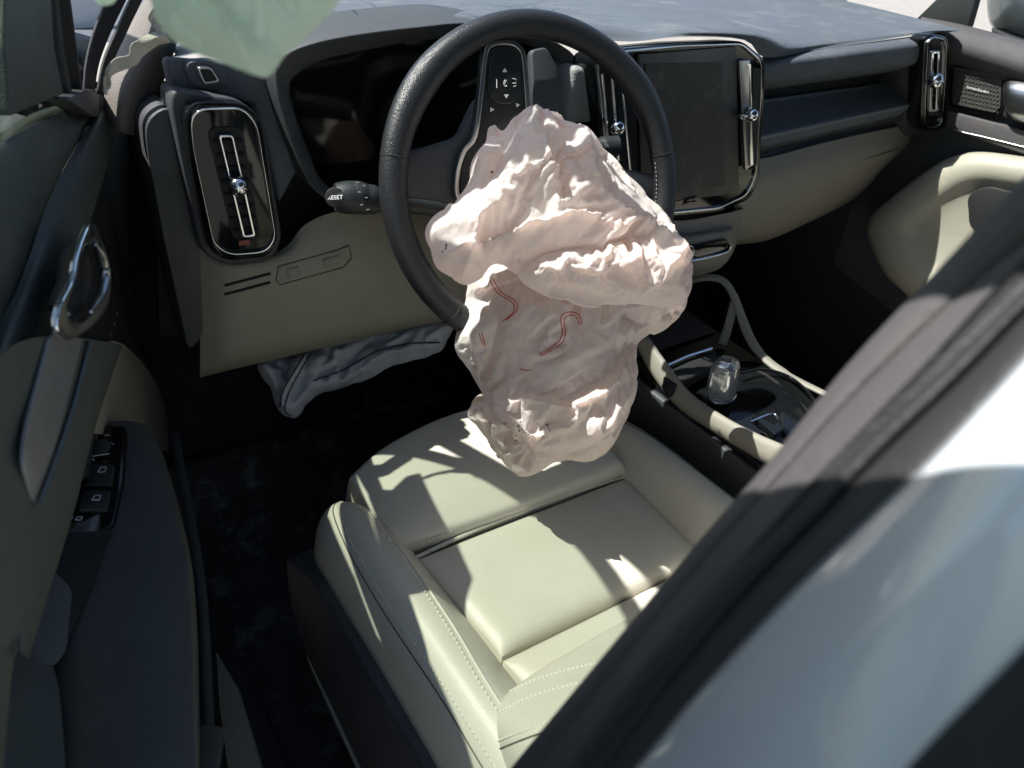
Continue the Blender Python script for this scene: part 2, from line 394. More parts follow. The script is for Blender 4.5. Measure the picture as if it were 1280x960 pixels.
# hood and cowl beyond the windscreen
hd = [[V3(-.5, 1.55, 1.0), V3(.37, 1.66, 1.06), V3(1.3, 1.55, 1.04)], [V3(-.52, 2.1, .98), V3(.37, 2.2, 1.05), V3(1.28, 2.1, .98)], [V3(-.45, 2.7, .8), V3(.37, 2.8, .86), V3(1.2, 2.7, .8)]]
grid('hood', hd, paint_out, car, 5, 5, .01)
fd = [[V3(-.53, 1.7, 1.0), V3(-.54, 1.2, 1.02), V3(-.50, 1.0, 1.02)], [V3(-.60, 1.7, .9), V3(-.61, 1.2, .92), V3(-.58, .98, .92)], [V3(-.62, 1.7, .4), V3(-.62, 1.2, .4), V3(-.60, .98, .4)]]
grid('front_fender', fd, paint_out, car, 5, 5, .01, label='white front fender seen past the door frame')

# ================================================================== DASHBOARD
dash = thing('dashboard', 'charcoal dashboard with beige lower panels and tall chrome air vents', 'dashboard', (.37, 1.0, .9))
def Yd(u): return .86-.000115*(u-250)
def ad(u, v, dy=0): return aty(u, v, Yd(u)+dy)
# backing wall behind everything, dark
prism('backing', P2(ad, (190, 120), (340, 100), (480, 60), (720, 70), (960, 90), (1165, 90), (1165, 150), (1000, 260), (900, 320), (560, 400), (200, 420), a=(.10,)), (0, .02, -.01), black, dash, 0)
# top pad: far edge meets the windscreen
tp = [[ad(u, v, dy) for u, v, dy in r] for r in (
 [(205, 75, .03), (290, 62, .03), (350, 84, .03), (400, 45, .015), (480, 33, .01), (600, 28, .0), (720, 46, -.01), (790, 52, -.02), (850, 46, -.03), (930, 50, -.03), (957, 72, -.02), (1020, 62, .0), (1090, 52, 0), (1155, 42, 0), (1190, 40, 0)],
 [(205, 62, .08), (290, 48, .08), (350, 52, .08), (400, 30, .07), (480, 22, .06), (600, 14, .06), (720, 26, .05), (790, 34, .04), (850, 32, .02), (930, 36, .02), (975, 48, .03), (1020, 44, .05), (1090, 36, .05), (1150, 32, .04), (1185, 33, .02)],
 )]
far1 = [V3(x, 1.12+.10*(1-((x-.37)/.8)**2), 1.105+.09*(x+.35)/1.45-.008) for x in np.linspace(-.40, 1.13, 15)]
far2 = [V3(x, 1.34+.12*(1-((x-.37)/.8)**2), 1.085+.09*(x+.35)/1.45-.01) for x in np.linspace(-.42, 1.15, 15)]
tp += [far1, far2]
grid('top_pad', tp, dash_top_m, dash, 4, 6, .0)
# defroster outlet on the driver end
end = P2(ad, (205, 70), (345, 80), (372, 215), (350, 255), (330, 180), (318, 128), (215, 122), a=(.02,))
prism('end_panel', end, (0, .02, -.005), dash_top_m, dash, .006)
dv = rnd(P2(ad, (229, 77), (272, 74), (292, 106), (240, 111), a=(.012,)), .012)
dvp = prism('defroster_vent', dv, (0, .012, 0), dash_top_m, dash, .002, label='small side window outlet with bright rim')
sl_o = rnd(P2(ad, (246, 84), (264, 84), (276, 103), (255, 106), a=(.005,)), .004)
ring('vent_rim', sl_o, inset(sl_o, .72), (0, .008, 0), satin, dvp)
prism('vent_slot', inset(sl_o, .72), (0, .004, 0), black, dvp, 0)

# instrument hood and cluster
hood_o = [(345, 92), (352, 72), (385, 56), (440, 44), (520, 34), (600, 30), (700, 55), (735, 95), (738, 130), (700, 150), (640, 235), (560, 250), (450, 262), (395, 240), (370, 190), (350, 130)]
hood_i = [(362, 108), (372, 92), (396, 78), (440, 66), (520, 52), (600, 46), (684, 66), (708, 98), (712, 132), (690, 150), (625, 222), (545, 236), (452, 250), (405, 228), (386, 190), (368, 140)]
ho = cr(P2(ad, *hood_o, a=(-.015,)), 4, True); hi = cr(P2(ad, *hood_i, a=(-.005,)), 4, True); hb = cr(P2(ad, *hood_i, a=(.08,)), 4, True)
n = len(ho); V = ho+hi+hb+[p+V3(0, .10, 0) for p in ho]; Fc = []
for i in range(n):
    j = (i+1) % n; Fc += [(i, j, n+j, n+i), (n+i, n+j, 2*n+j, 2*n+i), (i, 3*n+i, 3*n+j, j)]
hoodo = mesh('instrument_hood', V, Fc, charcoal, dash, label='deep hood round the dark instrument display'); fixn(hoodo); bev(hoodo, .003, 3, 30)
prism('instrument_display', cr(P2(ad, *hood_i, a=(.055,)), 4, True), (0, .02, 0), gloss, dash, 0, label='unlit instrument display')
box('column_cover_block', ad(718, 112, -.005), (.028, -.003, 0), (0, .03, 0), (0, 0, .034), mat('sunlit_grained_trim', (.26, .27, .27), .6, bump=1, bscale=400, var=.2), dash, .006, label='grained column cover block with sunlight put into its grey')  # sunlit look of the column cover is put into this lighter grey
box('trim_gap', ad(718, 148, .005), (.030, -.003, 0), (0, .02, 0), (0, 0, .012), charcoal, dash, .003)

# a tall outlet: frame, chrome line, two slots, slider bar, knob
def vent(name, outer, fr_w, f, dep, bar, knob, kr, label, lines, glossm=gloss, fy=0):
    fo = rnd([f(u, v, dep) for u, v in outer], .022, 6)
    t = prism(name, fo, (0, .03, -.004), glossm, dash, .005, label=label)
    o1 = rnd([f(u, v, dep-.004) for u, v in lines[0]], .020, 6)
    ring('chrome_line', o1, inset(o1, .978), (0, .006, 0), chrome, t, .0006)
    rec = rnd([f(u, v, dep-.0025) for u, v in lines[1]], .012, 6)
    prism('recess', rec, (0, .002, 0), black, t, 0)
    b_o = rnd([f(u, v, dep-.010) for u, v in bar], .0035, 4)
    ring('slider_frame', b_o, inset([p for p in b_o], 1)if False else rnd([f(u, v, dep-.010) for u, v in shrink(bar)], .002, 4), (0, .006, 0), chrome, t, .0008)
    k = ellipsoid('knob', f(*knob, dep-.018), (kr, 0, 0), (0, kr, 0), (0, 0, kr), chrome, t, 24, 14)
    disc_cyl('knob_stem', f(*knob, dep-.016), (0, 1, -.1), kr*.6, .014, satin, t, 0)
    # louvres seen in the dark slots
    items = []
    a, b, c, d = [f(u, v, dep-.004) for u, v in lines[1]]
    for i in range(1, 9):
        s = i/9; L = a*(1-s)+d*s; Rr = b*(1-s)+c*s
        items.append(boxv((L+Rr)/2, (Rr-L)*.42, V3(0, .0015, .0008), V3(0, -.0006, .0012)))
    joined('louvre', items, black, t, kind='stuff')
    return t
def shrink(q, k=3.2):
    c = (sum(a for a, b in q)/len(q), sum(b for a, b in q)/len(q)); out = []
    # q ordered tl,tr,br,bl: pull corners inwards by k pixels
    (ax, ay), (bx, by), (cx, cy), (dx, dy) = q
    def mv(p, t1, t2):
        p = np.array(p, float); e1 = np.array(t1, float)-p; e2 = np.array(t2, float)-p
        return tuple(p+e1/np.linalg.norm(e1)*k+e2/np.linalg.norm(e2)*k)
    return [mv(q[0], q[1], q[3]), mv(q[1], q[0], q[2]), mv(q[2], q[1], q[3]), mv(q[3], q[0], q[2])]
# housing sides of the driver-side outlet
prism('outlet_housing', rnd(P2(ad, (216, 112), (300, 124), (330, 150), (354, 300), (340, 328), (285, 334), (252, 318), (226, 200), (214, 130), a=(-.012,)), .02), (0, .05, -.004), charcoal, dash, .006)
prism('dash_end_cap', rnd(P2(ad, (182, 150), (214, 130), (228, 180), (250, 318), (254, 420), (236, 440), (205, 300), (184, 190), a=(.006,)), .015), (.0, .06, 0), charcoal, dash, .008, label='dark end cap beside the driver outlet')
vl = vent('air_vent', [(232, 127), (306, 127), (328, 152), (349, 300), (338, 322), (282, 328), (262, 312), (234, 175)], 0, ad, -.03,
     [(273, 169), (292, 169), (320, 296), (304, 298)], (298, 233), .0105, 'gloss black driver side air vent with chrome slider',
     [[(238, 136), (304, 134), (322, 156), (345, 298), (333, 316), (287, 320), (267, 306), (240, 180)], [(258, 160), (303, 158), (326, 300), (293, 303)]])
box('vent_indicator', ad(305, 303, -.036), (.006, 0, 0), (0, .001, 0), (0, 0, .003), mat('orange_mark', (.22, .05, .03), .5), vl, .0005)

# screen unit
def asn(u, v, dy=0): return aty(u, v, .752+dy)
scr = prism('screen_surround', rnd(P2(asn, (742, 70), (765, 62), (850, 54), (930, 51), (958, 74), (957, 120), (950, 225), (938, 250), (900, 266), (830, 274), (760, 270), a=(0,)), .014, 6), (.0, .045, -.008), gloss, dash, .005, label='gloss black surround of the centre screen')
so_ = rnd(P2(asn, (745, 73), (768, 65), (850, 57), (928, 54), (953, 76), (952, 120), (945, 222), (934, 245), (900, 261), (830, 268), (765, 266), a=(-.003,)), .013, 6)
ring('chrome_line', so_, inset(so_, .982), (0, .005, 0), chrome, scr, .0005)
prism('display', rnd(P2(asn, (797, 68), (921, 58), (924, 236), (906, 244), (824, 253), (803, 240), a=(-.0045,)), .004), (0, .004, 0), screen_m, scr, .001, label='switched off centre touch screen')
ds = prism('display_glass', rnd(P2(asn, (806, 80), (903, 78), (906, 232), (828, 242), a=(-.006,)), .002), (0, .002, 0), mat('screen_active', (.022, .024, .028), .45, var=.3, vscale=14, dust=.25), scr, 0)
box('home_button', asn(862, 251, -.006), (.014, 0, .0015), (0, .001, 0), (0, 0, .0045), gloss, scr, .001)
box('home_mark', asn(862, 250, -.0075), (.005, 0, .0005), (0, .0004, 0), (0, 0, .0006), satin, scr, 0)
# two slim outlets either side of the screen
prism('vent_bar', P2(asn, (925, 76), (938, 75), (940, 208), (932, 213), a=(-.010,)), (0, .008, 0), satin, scr, .0015, label='upright chrome bar of the outlet right of the screen')
prism('vent_bar', P2(asn, (936, 80), (939, 80), (942, 206), (938, 208), a=(-.014,)), (0, .006, 0), chrome, scr, .0006)
prism('recess', P2(asn, (941, 84), (951, 86), (946, 205), (942, 214), a=(-.004,)), (0, .003, 0), black, scr, 0)
ellipsoid('knob', asn(940, 144, -.02), (.0095, 0, 0), (0, .0095, 0), (0, 0, .0095), chrome, scr)
box('knob_stem', asn(931, 145, -.013), (.011, 0, 0), (0, .004, 0), (0, 0, .003), chrome, scr, .001)
for a_, b_, w_ in (((752, 92), (762, 205), .0022), ((764, 92), (773, 200), .0022), ((776, 92), (788, 215), .0016)):
    tube('vent_bar', [asn(*a_, -.012), asn(*b_, -.012)], w_, chrome, scr)
ellipsoid('knob', asn(772, 160, -.02), (.0095, 0, 0), (0, .0095, 0), (0, 0, .0095), chrome, scr)

# passenger side of the dash: rounded dark roll, recess, satin shelf, beige glovebox
cols = [935, 965, 1020, 1080, 1130, 1165]
def col(l, r, dy):
    return [ad(u, l+(r-l)*(u-960)/190., dy) for u in cols]
grid('upper_roll', [col(70, 44, .002), col(80, 55, -.018), col(94, 68, -.02), col(104, 80, -.01), col(112, 86, .05)], dash_top_m, dash, 5, 5)
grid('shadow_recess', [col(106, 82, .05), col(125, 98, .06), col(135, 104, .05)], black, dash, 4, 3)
grid('decor_shelf', [col(124, 98, .05), col(132, 103, .042), col(160, 121, .004), col(168, 127, -.006), col(171, 129.5, -.007), col(174, 132, -.005), col(182, 138, .008)], mat('satin_decor', (.12, .14, .17), .42, var=.2, vscale=10, bump=.3, bscale=500, dust=.2), dash, 5, 6, label='satin grey blue decor ledge across the passenger dash')
grid('under_shelf', [col(178, 134, .008), col(190, 146, .02), col(200, 154, .012)], charcoal, dash, 4, 3)
gb = [[ad(u, v, dy) for u, v, dy in r] for r in (
 [(918, 200, .01), (960, 197, .008), (1020, 181, .008), (1080, 167, .008), (1130, 157, .012), (1150, 154, .03)],
 [(918, 232, .0), (960, 226, -.006), (1020, 210, -.006), (1080, 194, -.006), (1122, 182, .0), (1138, 178, .02)],
 [(918, 262, .0), (960, 255, -.004), (1020, 238, -.004), (1070, 218, -.002), (1105, 204, .008), (1118, 198, .03)],
 [(918, 298, .02), (960, 290, .015), (1015, 266, .018), (1055, 246, .024), (1085, 230, .034), (1098, 218, .05)],
 [(918, 306, .06), (960, 300, .06), (1015, 276, .06), (1055, 256, .07), (1085, 238, .08), (1098, 224, .09)])]
grid('glovebox', gb, beige_l, dash, 5, 5, label='beige glovebox panel under the passenger ledge')
tube('glovebox_seam', cr(P2(ad, (955, 232), (1020, 216), (1080, 199), (1125, 186), a=(-.0055,)), 4), .0011, seam_m, dash)
# passenger outlet
vr = vent('air_vent', [(1157, 48), (1166, 42), (1186, 46), (1188, 60), (1182, 158), (1172, 164), (1156, 164), (1152, 150)], 0, ad, -.03,
     [(1165, 64), (1176, 64), (1173, 139), (1162, 141)], (1170, 101), .0125, 'slim passenger side air vent standing on the dash end',
     [[(1160, 52), (1168, 46), (1182, 49), (1184, 62), (1178, 154), (1170, 160), (1159, 160), (1156, 148)], [(1163, 62), (1178, 62), (1175, 145), (1160, 145)]])
prism('dash_end_cap', rnd(P2(ad, (1140, 75), (1160, 60), (1160, 165), (1135, 172), (1128, 160), a=(.0,)), .01), (0, .06, 0), charcoal, dash, .005)

# driver knee panel
kp = [[ad(u, v, dy) for u, v, dy in r] for r in (
 [(240, 300, .03), (290, 326, .012), (352, 312, .012), (380, 282, .012), (415, 266, .012), (460, 262, .014), (560, 270, .016), (700, 268, .02)],
 [(246, 330, .02), (290, 334, .0), (352, 324, .0), (382, 310, .0), (415, 306, .0), (470, 306, .002), (560, 305, .004), (700, 300, .01)],
 [(248, 375, .018), (290, 368, -.004), (350, 358, -.006), (382, 352, -.006), (420, 345, -.006), (480, 340, -.004), (565, 335, 0), (700, 325, .01)],
 [(250, 425, .02), (290, 415, -.002), (350, 402, -.004), (382, 394, -.004), (420, 386, -.004), (490, 374, -.002), (570, 360, .002), (700, 345, .01)],
 [(250, 462, .03), (285, 452, .006), (350, 437, .004), (390, 428, .004), (430, 420, .004), (495, 406, .004), (575, 390, .008), (700, 370, .015)],
 [(250, 472, .06), (285, 463, .04), (350, 448, .04), (390, 438, .04), (430, 430, .04), (495, 414, .04), (575, 398, .04), (700, 378, .05)])]
kpo = grid('knee_panel', kp, beige, dash, 5, 5, label='beige lower panel on the driver side')
bvh_k = BVHTree.FromPolygons([tuple(v.co+root_of(dash)) for v in kpo.data.vertices], [tuple(p.vertices) for p in kpo.data.polygons])
def hit(bvh, u, v, lift=.001):
    r = unit(ray(u, v)); h = bvh.ray_cast(Vector(CP), Vector(r))
    if h[0] is None: return None
    return np.array(h[0])-r*lift
for a_, b_ in (((281, 357), (338, 342)), ((281, 368), (338, 353))):
    tube('vent_slot', [hit(bvh_k, a_[0]+(b_[0]-a_[0])*t, a_[1]+(b_[1]-a_[1])*t, .0005) for t in np.linspace(0, 1, 8)], .0017, black, dash, kind=None)
def outline_k(name, uv, r, m, closed=True, lift=.0002):
    pts = []
    q = uv+[uv[0]] if closed else uv
    for a_, b_ in zip(q, q[1:]):
        for t in np.linspace(0, 1, 9)[:-1]:
            h = hit(bvh_k, a_[0]+(b_[0]-a_[0])*t, a_[1]+(b_[1]-a_[1])*t, lift)
            if h is not None: pts.append(h)
    return tube(name, pts, r, m, dash, closed=closed, seg=6)
outline_k('switch_plate_joint', [(348, 333), (420, 313), (436, 306), (440, 322), (430, 334), (350, 356), (345, 350)], .0008, seam_m)
def raised_k(name, uv, h, m, r, par=None, label=None):
    return prism(name, rnd([hit(bvh_k, u, v, h) for u, v in uv], r), unit(ray(400, 330))*(h+.004), m, dash, .0008, label)
raised_k('switch_plate', [(348, 334), (420, 314), (435, 308), (438, 321), (430, 333), (351, 355)], .0012, beige, .004, label='slim switch plate on the beige panel')
for q in ([(358, 337), (373, 333), (376, 344), (361, 349)], [(404, 325), (424, 319), (426, 329), (406, 335)]):
    raised_k('small_button', q, .0028, beige_l, .002)
    raised_k('button_face', [tuple(np.mean(q, 0)+(np.array(p)-np.mean(q, 0))*.45) for p in q], .0033, beige, .001)

# centre stack below the screen
def acs(u, v, dy=0): return aty(u, v, .75+dy)
cs = [[acs(u, v, dy) for u, v, dy in r] for r in (
 [(780, 262, .02), (845, 276, .01), (900, 268, .012), (926, 262, .02), (932, 258, .05)],
 [(780, 290, .02), (845, 292, .004), (895, 285, .004), (919, 280, .012), (926, 276, .045)],
 [(780, 300, .0), (845, 300, -.012), (890, 294, -.012), (914, 290, -.004), (921, 288, .04)],
 [(780, 325, .0), (845, 326, -.016), (895, 316, -.016), (917, 308, -.006), (921, 300, .04)],
 [(780, 348, .01), (850, 344, -.004), (890, 336, -.004), (908, 327, .004), (916, 316, .04)],
 [(780, 356, .05), (850, 350, .04), (890, 340, .04), (905, 331, .04), (912, 320, .06)])]
grid('centre_stack', cs, beige_l, dash, 5, 5, label='grey beige centre stack below the screen')
def acf(u, v, dy=0): return aty(u, v, .728+dy)
prism('control_bar', rnd(P2(acf, (846, 311), (910, 300), (913, 309), (908, 315), (850, 327), a=(0,)), .003), (0, .012, 0), gloss, dash, .0015, label='gloss control bar with chrome lower edge')
tube('chrome_edge', cr(P2(acf, (852, 328), (880, 323), (908, 315), (914, 307), a=(-.002,)), 4), .0018, chrome, dash)
kn = disc_cyl('volume_knob', acf(860, 317, -.012), (0.1, 1, -.2), .0115, .02, black, dash, .001)
kn['label'] = 'round volume knob with chrome rim'
rr = [acf(860, 317, -.013)+.0118*(math.cos(t)*unit(np.cross(V3(.1, 1, -.2), V3(0, 0, 1)))+math.sin(t)*V3(0, .2, 1)) for t in np.linspace(0, 2*math.pi, 30)[:-1]]
tube('knob_rim', rr, .0011, chrome, kn, closed=True, seg=8)

# ================================================================== STEERING COLUMN + STALKS
colm = thing('steering_column', 'black steering column shroud with a control stalk on each side', 'steering column', (.03, .74, 1.0))
WC = V3(.037, .665, 1.036); rk = math.radians(23.6); yw = math.radians(-9)
wn_ = V3(0, -math.cos(rk), math.sin(rk)); wn_ = V3(-wn_[1]*math.sin(yw), wn_[1]*math.cos(yw), wn_[2])
we1 = unit(np.cross(V3(0, 0, 1), wn_)); we2 = np.cross(wn_, we1)     # right, up in the rim plane
def wp(x, y, z=0): return WC+we1*x+we2*y+wn_*z
if we1[0] < 0: we1 = -we1; 
def shroud(zs):
    out = []
    for z, w, h in zs: out.append([wp(w*math.cos(t), h*math.sin(t)-.01, z) for t in np.linspace(0, 2*math.pi, 25)])
    return out
o = grid('shroud', shroud([(-.03, .045, .05), (-.08, .055, .06), (-.14, .06, .065), (-.22, .06, .065)]), black, colm, 2, 3)
def aw(u, v, z): return atp(u, v, WC+wn_*z, wn_)
st = tube('indicator_stalk', cr([aw(560, 262, -.05), aw(500, 254, -.05), aw(468, 250, -.05), aw(447, 247, -.05)], 4), [.009]*4+[.0125]*4+[.016]*4+[.0165], mat('stalk_plastic', (.02, .024, .028), .45, bump=.3, var=.3), colm, seg=20, label='left stalk with lettered button on its end')
e = aw(447, 247, -.05); sx = unit(e-aw(468, 250, -.05))
st2 = ellipsoid('stalk_head', e-sx*.002, sx*.022, unit(np.cross(sx, V3(0, 0, 1)))*.017, V3(0, 0, 1)*.018, MATS['stalk_plastic'], colm)
bc = aw(419, 247, -.052)
hd_ = tube('stalk_end', cr([aw(450, 247, -.05), aw(437, 247, -.051), bc], 3), [.0175, .0175, .0178, .018, .0175, .0165, .015], MATS['stalk_plastic'], colm, seg=24)
vd = unit(CP-bc)
bt = disc_cyl('end_button', bc+vd*.006, vd, .0105, .008, black, colm, .001)
text('lettering', 'RESET', bc+vd*.0152, CM[:, 0]*.98+CM[:, 1]*.05, CM[:, 1], .0062, white_p, bt)
for k_, (u, v) in enumerate(((447, 228), (455, 232), (449, 240), (458, 247), (452, 256), (460, 262))):
    p = aw(u, v, -.05)+unit(CP-aw(u, v, -.05))*.0195
    text('symbol', '-O='[k_ % 3] if k_ % 2 else 'ID', p, CM[:, 0], CM[:, 1], .005, mat('dim_print', (.35, .36, .37), .6), colm) if False else box('symbol', p, CM[:, 0]*.0016, CM[:, 1]*.0005, CM[:, 2]*.0003, mat('dim_print', (.14, .145, .15), .6), colm, 0)
st3 = tube('wiper_stalk', cr([aw(705, 200, -.06), aw(730, 186, -.06), aw(752, 183, -.055), aw(772, 182, -.05)], 3), [.007]*3+[.009]*3+[.012]*3+[.0125], MATS['stalk_plastic'], colm, seg=20, label='right stalk ending beside the screen')
text('lettering', 'INT', aw(757, 180, -.05)+unit(CP-aw(757, 180, -.05))*.0135, CM[:, 0]*.4-CM[:, 1], CM[:, 0]+.4*CM[:, 1], .006, MATS['dim_print'], colm)

# ================================================================== STEERING WHEEL
sw = thing('steering_wheel', 'black leather steering wheel with satin trimmed spokes in front of the driver seat', 'steering wheel', WC)
RR = .1745
def rimr(t):  # grip thickenings at ten and two, slightly flat bottom
    a = math.degrees(t) % 360
    g = sum(math.exp(-((a-c)/16.)**2) for c in (38, 142))
    return .0150+.0024*g
N = 120; V = []; Fc = []
for i in range(N):
    t = 2*math.pi*i/N; rr_ = rimr(t); rad = unit(we1*math.cos(t)+we2*math.sin(t))
    for k in range(18):
        c = 2*math.pi*k/18
        V.append(wp(RR*math.cos(t), RR*math.sin(t), 0)+rad*math.cos(c)*rr_+wn_*math.sin(c)*rr_*.92)
    for k in range(18):
        j = (i+1) % N; Fc.append((i*18+k, i*18+(k+1) % 18, j*18+(k+1) % 18, j*18+k))
rim = mesh('rim', V, Fc, wheel_l, sw); fixn(rim)
for ang in (168, 12, 228, 312):           # leather joints across the rim
    t = math.radians(ang); rad = unit(we1*math.cos(t)+we2*math.sin(t)); c0 = wp(RR*math.cos(t), RR*math.sin(t), 0)
    tube('leather_joint', [c0+(rad*math.cos(c)+wn_*math.sin(c)*.92)*(rimr(t)+.0001) for c in np.linspace(0, 2*math.pi, 25)[:-1]], .0006, black, rim, closed=True, seg=6)
# stitching round the inside of the rim
stitches('rim_stitching', [wp((RR-.0155)*math.cos(t), (RR-.0155)*math.sin(t), .0045) for t in np.linspace(math.radians(-120), math.radians(10), 120)], mat('grey_thread', (.25, .25, .25), .7), rim, .005, .0004, .003)
# spokes: both side spokes with their upright button pods, lower spoke
def wpoly(name, pts, z, th, m, r=.01, b=.004, label=None, par=None):
    return prism(name, rnd([wp(x, y, z) for x, y in pts], r), -wn_*th, m, par or sw, b, label)
wpoly('hub', [(-.075, .045), (-.05, .068), (.05, .068), (.075, .045), (.07, -.055), (.035, -.085), (-.035, -.085), (-.07, -.055)], .004, .06, black, .03, .008)
def uvw(u, v, z): 
    p = atp(u, v, WC+wn_*z, wn_)-WC; return (p@we1, p@we2)
def wuv(name, pts, z, th, m, r=.006, b=.003, label=None, par=None):
    return wpoly(name, [uvw(u, v, z) for u, v in pts], z, th, m, r, b, label, par)
spk = wuv('spoke', [(496, 190), (530, 184), (575, 170), (600, 120), (640, 120), (640, 260), (600, 262), (545, 250), (500, 245), (486, 215)], -.004, .022, charcoal, .008, .006, 'left spoke')
wpoly('spoke', [(.06, .03), (.17, .012), (.17, -.02), (.06, -.035)], -.004, .022, charcoal, .008, .006, 'right spoke')
wpoly('spoke', [(-.022, -.06), (.022, -.06), (.026, -.17), (-.026, -.17)], -.006, .022, charcoal, .008, .005, 'lower spoke')
# left-hand pod standing up from the spoke, satin edge round it
pod_o = [(606, 62), (614, 52), (636, 50), (651, 56), (659, 75), (664, 140), (668, 200), (640, 240), (600, 262), (572, 250), (570, 218), (578, 188), (592, 168), (600, 110)]
pod_i = [(610, 68), (618, 58), (635, 56), (647, 61), (653, 77), (658, 142), (660, 200), (636, 235), (601, 257), (577, 246), (575, 219), (583, 191), (597, 171), (605, 112)]
po = [wp(*uvw(u, v, .008), .008) for u, v in pod_o]; pi_ = [wp(*uvw(u, v, .008), .008) for u, v in pod_i]
ring('pod_trim', cr(po, 4, True), cr(pi_, 4, True), -wn_*.012, mat('satin_trim', (.40, .40, .39), .3, 1), sw, .0008, 'satin metal edge of the button pod')
wuv('button_pod', pod_i, .0055, .02, black, .004, .001, 'dark button pod of the steering wheel')
bp_ = wuv('button_pad', [(612, 72), (622, 65), (640, 66), (648, 76), (652, 118), (640, 130), (622, 130), (610, 118)], .0085, .006, mat('button_black', (.016, .017, .018), .35), .006, .001)
cpt = lambda u, v, z: wp(*uvw(u, v, z), z)
def glyph(uvs, par=bp_, z=.0093, r=.0004): 
    return tube('symbol', [cpt(u, v, z) for u, v in uvs], r, white_p, par, seg=5)
prism('symbol', [cpt(628, 90, .0092), cpt(634, 90, .0092), cpt(631, 85, .0092)], -wn_*.0006, white_p, bp_, 0)
prism('symbol', [cpt(630, 118, .0092), cpt(636, 118, .0092), cpt(633, 123, .0092)], -wn_*.0006, white_p, bp_, 0)
glyph([(622+2*math.cos(t)+10, 104+4*math.sin(t)) for t in np.linspace(.8, 5.6, 10)])
glyph([(632, 100), (632, 104)]); glyph([(621, 99), (621, 110)]); glyph([(641, 98), (645, 99), (645, 104), (641, 104)]); glyph([(642, 108), (645, 107)])
prism('symbol', [cpt(613, 134, .0066), cpt(618, 137, .0066), cpt(613, 140, .0066)], -wn_*.0006, white_p, sw, 0)
prism('symbol', [cpt(645, 129, .0066), cpt(650, 131, .0066), cpt(646, 134, .0066)], -wn_*.0006, white_p, sw, 0)
# bezel behind the pod: dark fin to the right
wuv('column_fin', [(664, 62), (684, 58), (698, 85), (702, 150), (672, 158), (666, 120)], -.02, .012, charcoal, .006, .003)

# ================================================================== DRIVER SEAT
seat = thing('driver_seat', 'blond leather driver seat with raised side bolsters and stitched seams', 'seat', (0, .42, .45))
def pillow(name, A, B, Cc, D, z0, puff, m, nu=28, nv=22, edge=6, drop=.02, bow=0, label=None, tilt=0):
    """A front-left, B front-right, Cc rear-right, D rear-left (x,y); puffed cushion whose edges turn down into the seams"""
    V = []; Fc = []
    for i in range(nu+1):
        s = .5-.5*math.cos(math.pi*i/nu)
        for j in range(nv+1):
            t = .5-.5*math.cos(math.pi*j/nv)
            p = (1-t)*((1-s)*V3(*A, 0)+s*V3(*B, 0))+t*((1-s)*V3(*D, 0)+s*V3(*Cc, 0))
            e = (1-abs(2*s-1)**edge)*(1-abs(2*t-1)**edge)
            f = (1-abs(2*s-1)**22)*(1-abs(2*t-1)**22)
            z = z0+puff*e*(.7+.3*math.sin(math.pi*s))-drop*(1-f)+bow*(1-(2*s-1)**2)+tilt*(1-t)
            V.append(V3(p[0], p[1], z))
    for i in range(nu):
        for j in range(nv):
            a = i*(nv+1)+j; Fc.append((a, a+1, a+nv+2, a+nv+1))
    # skirt
    edge_i = [j for j in range(nv+1)]+[i*(nv+1)+nv for i in range(1, nu+1)]+[nu*(nv+1)+j for j in range(nv-1, -1, -1)]+[i*(nv+1) for i in range(nu-1, 0, -1)]
    b = len(V)
    for q in edge_i: V.append(V[q]-V3(0, 0, .07))
    L = len(edge_i)
    for k in range(L): Fc.append((edge_i[k], edge_i[(k+1) % L], b+(k+1) % L, b+k))
    o = mesh(name, V, Fc, m, seat, True, label); fixn(o); return o
# thigh support: its front edge curves, modelled as a grid so the roll over the front is round
ex = [[V3(-.185, .548, .575), V3(-.182, .560, .660), V3(-.170, .556, .672), V3(-.10, .545, .678), V3(0, .540, .681), V3(.10, .540, .680), V3(.165, .545, .672), V3(.172, .55, .60)],
      [V3(-.188, .60, .575), V3(-.185, .605, .660), V3(-.172, .60, .676), V3(-.10, .60, .690), V3(0, .60, .694), V3(.10, .60, .690), V3(.168, .60, .676), V3(.176, .60, .60)],
      [V3(-.186, .665, .57), V3(-.182, .668, .650), V3(-.168, .67, .668), V3(-.10, .685, .684), V3(0, .70, .690), V3(.10, .69, .684), V3(.168, .67, .668), V3(.178, .665, .60)],
      [V3(-.182, .688, .56), V3(-.178, .695, .635), V3(-.160, .705, .650), V3(-.10, .724, .662), V3(0, .735, .668), V3(.10, .728, .662), V3(.165, .705, .645), V3(.174, .69, .59)],
      [V3(-.18, .69, .50), V3(-.175, .70, .55), V3(-.155, .71, .56), V3(-.10, .73, .56), V3(0, .74, .56), V3(.10, .732, .56), V3(.16, .71, .55), V3(.17, .69, .50)]]
exr = [[p-V3(0, .004, .035) for p in ex[0]], [p-V3(0, .006, .006) if 0 < k < 7 else p for k, p in enumerate(ex[0])]]+[[p+V3(0, .010, .004) for p in ex[0]]]+ex[1:]
grid('thigh_support', exr, leather, seat, 6, 6, label='extendable front cushion of the seat')
pillow('seat_cushion', (-.162, .532), (.165, .532), (.158, .372), (-.150, .374), .661, .007, leather, drop=.007, label='centre cushion')
pillow('seat_cushion', (-.150, .371), (.158, .369), (.15, .20), (-.140, .20), .661, .008, leather, drop=.006, tilt=-.004, label='rear strip of the cushion')
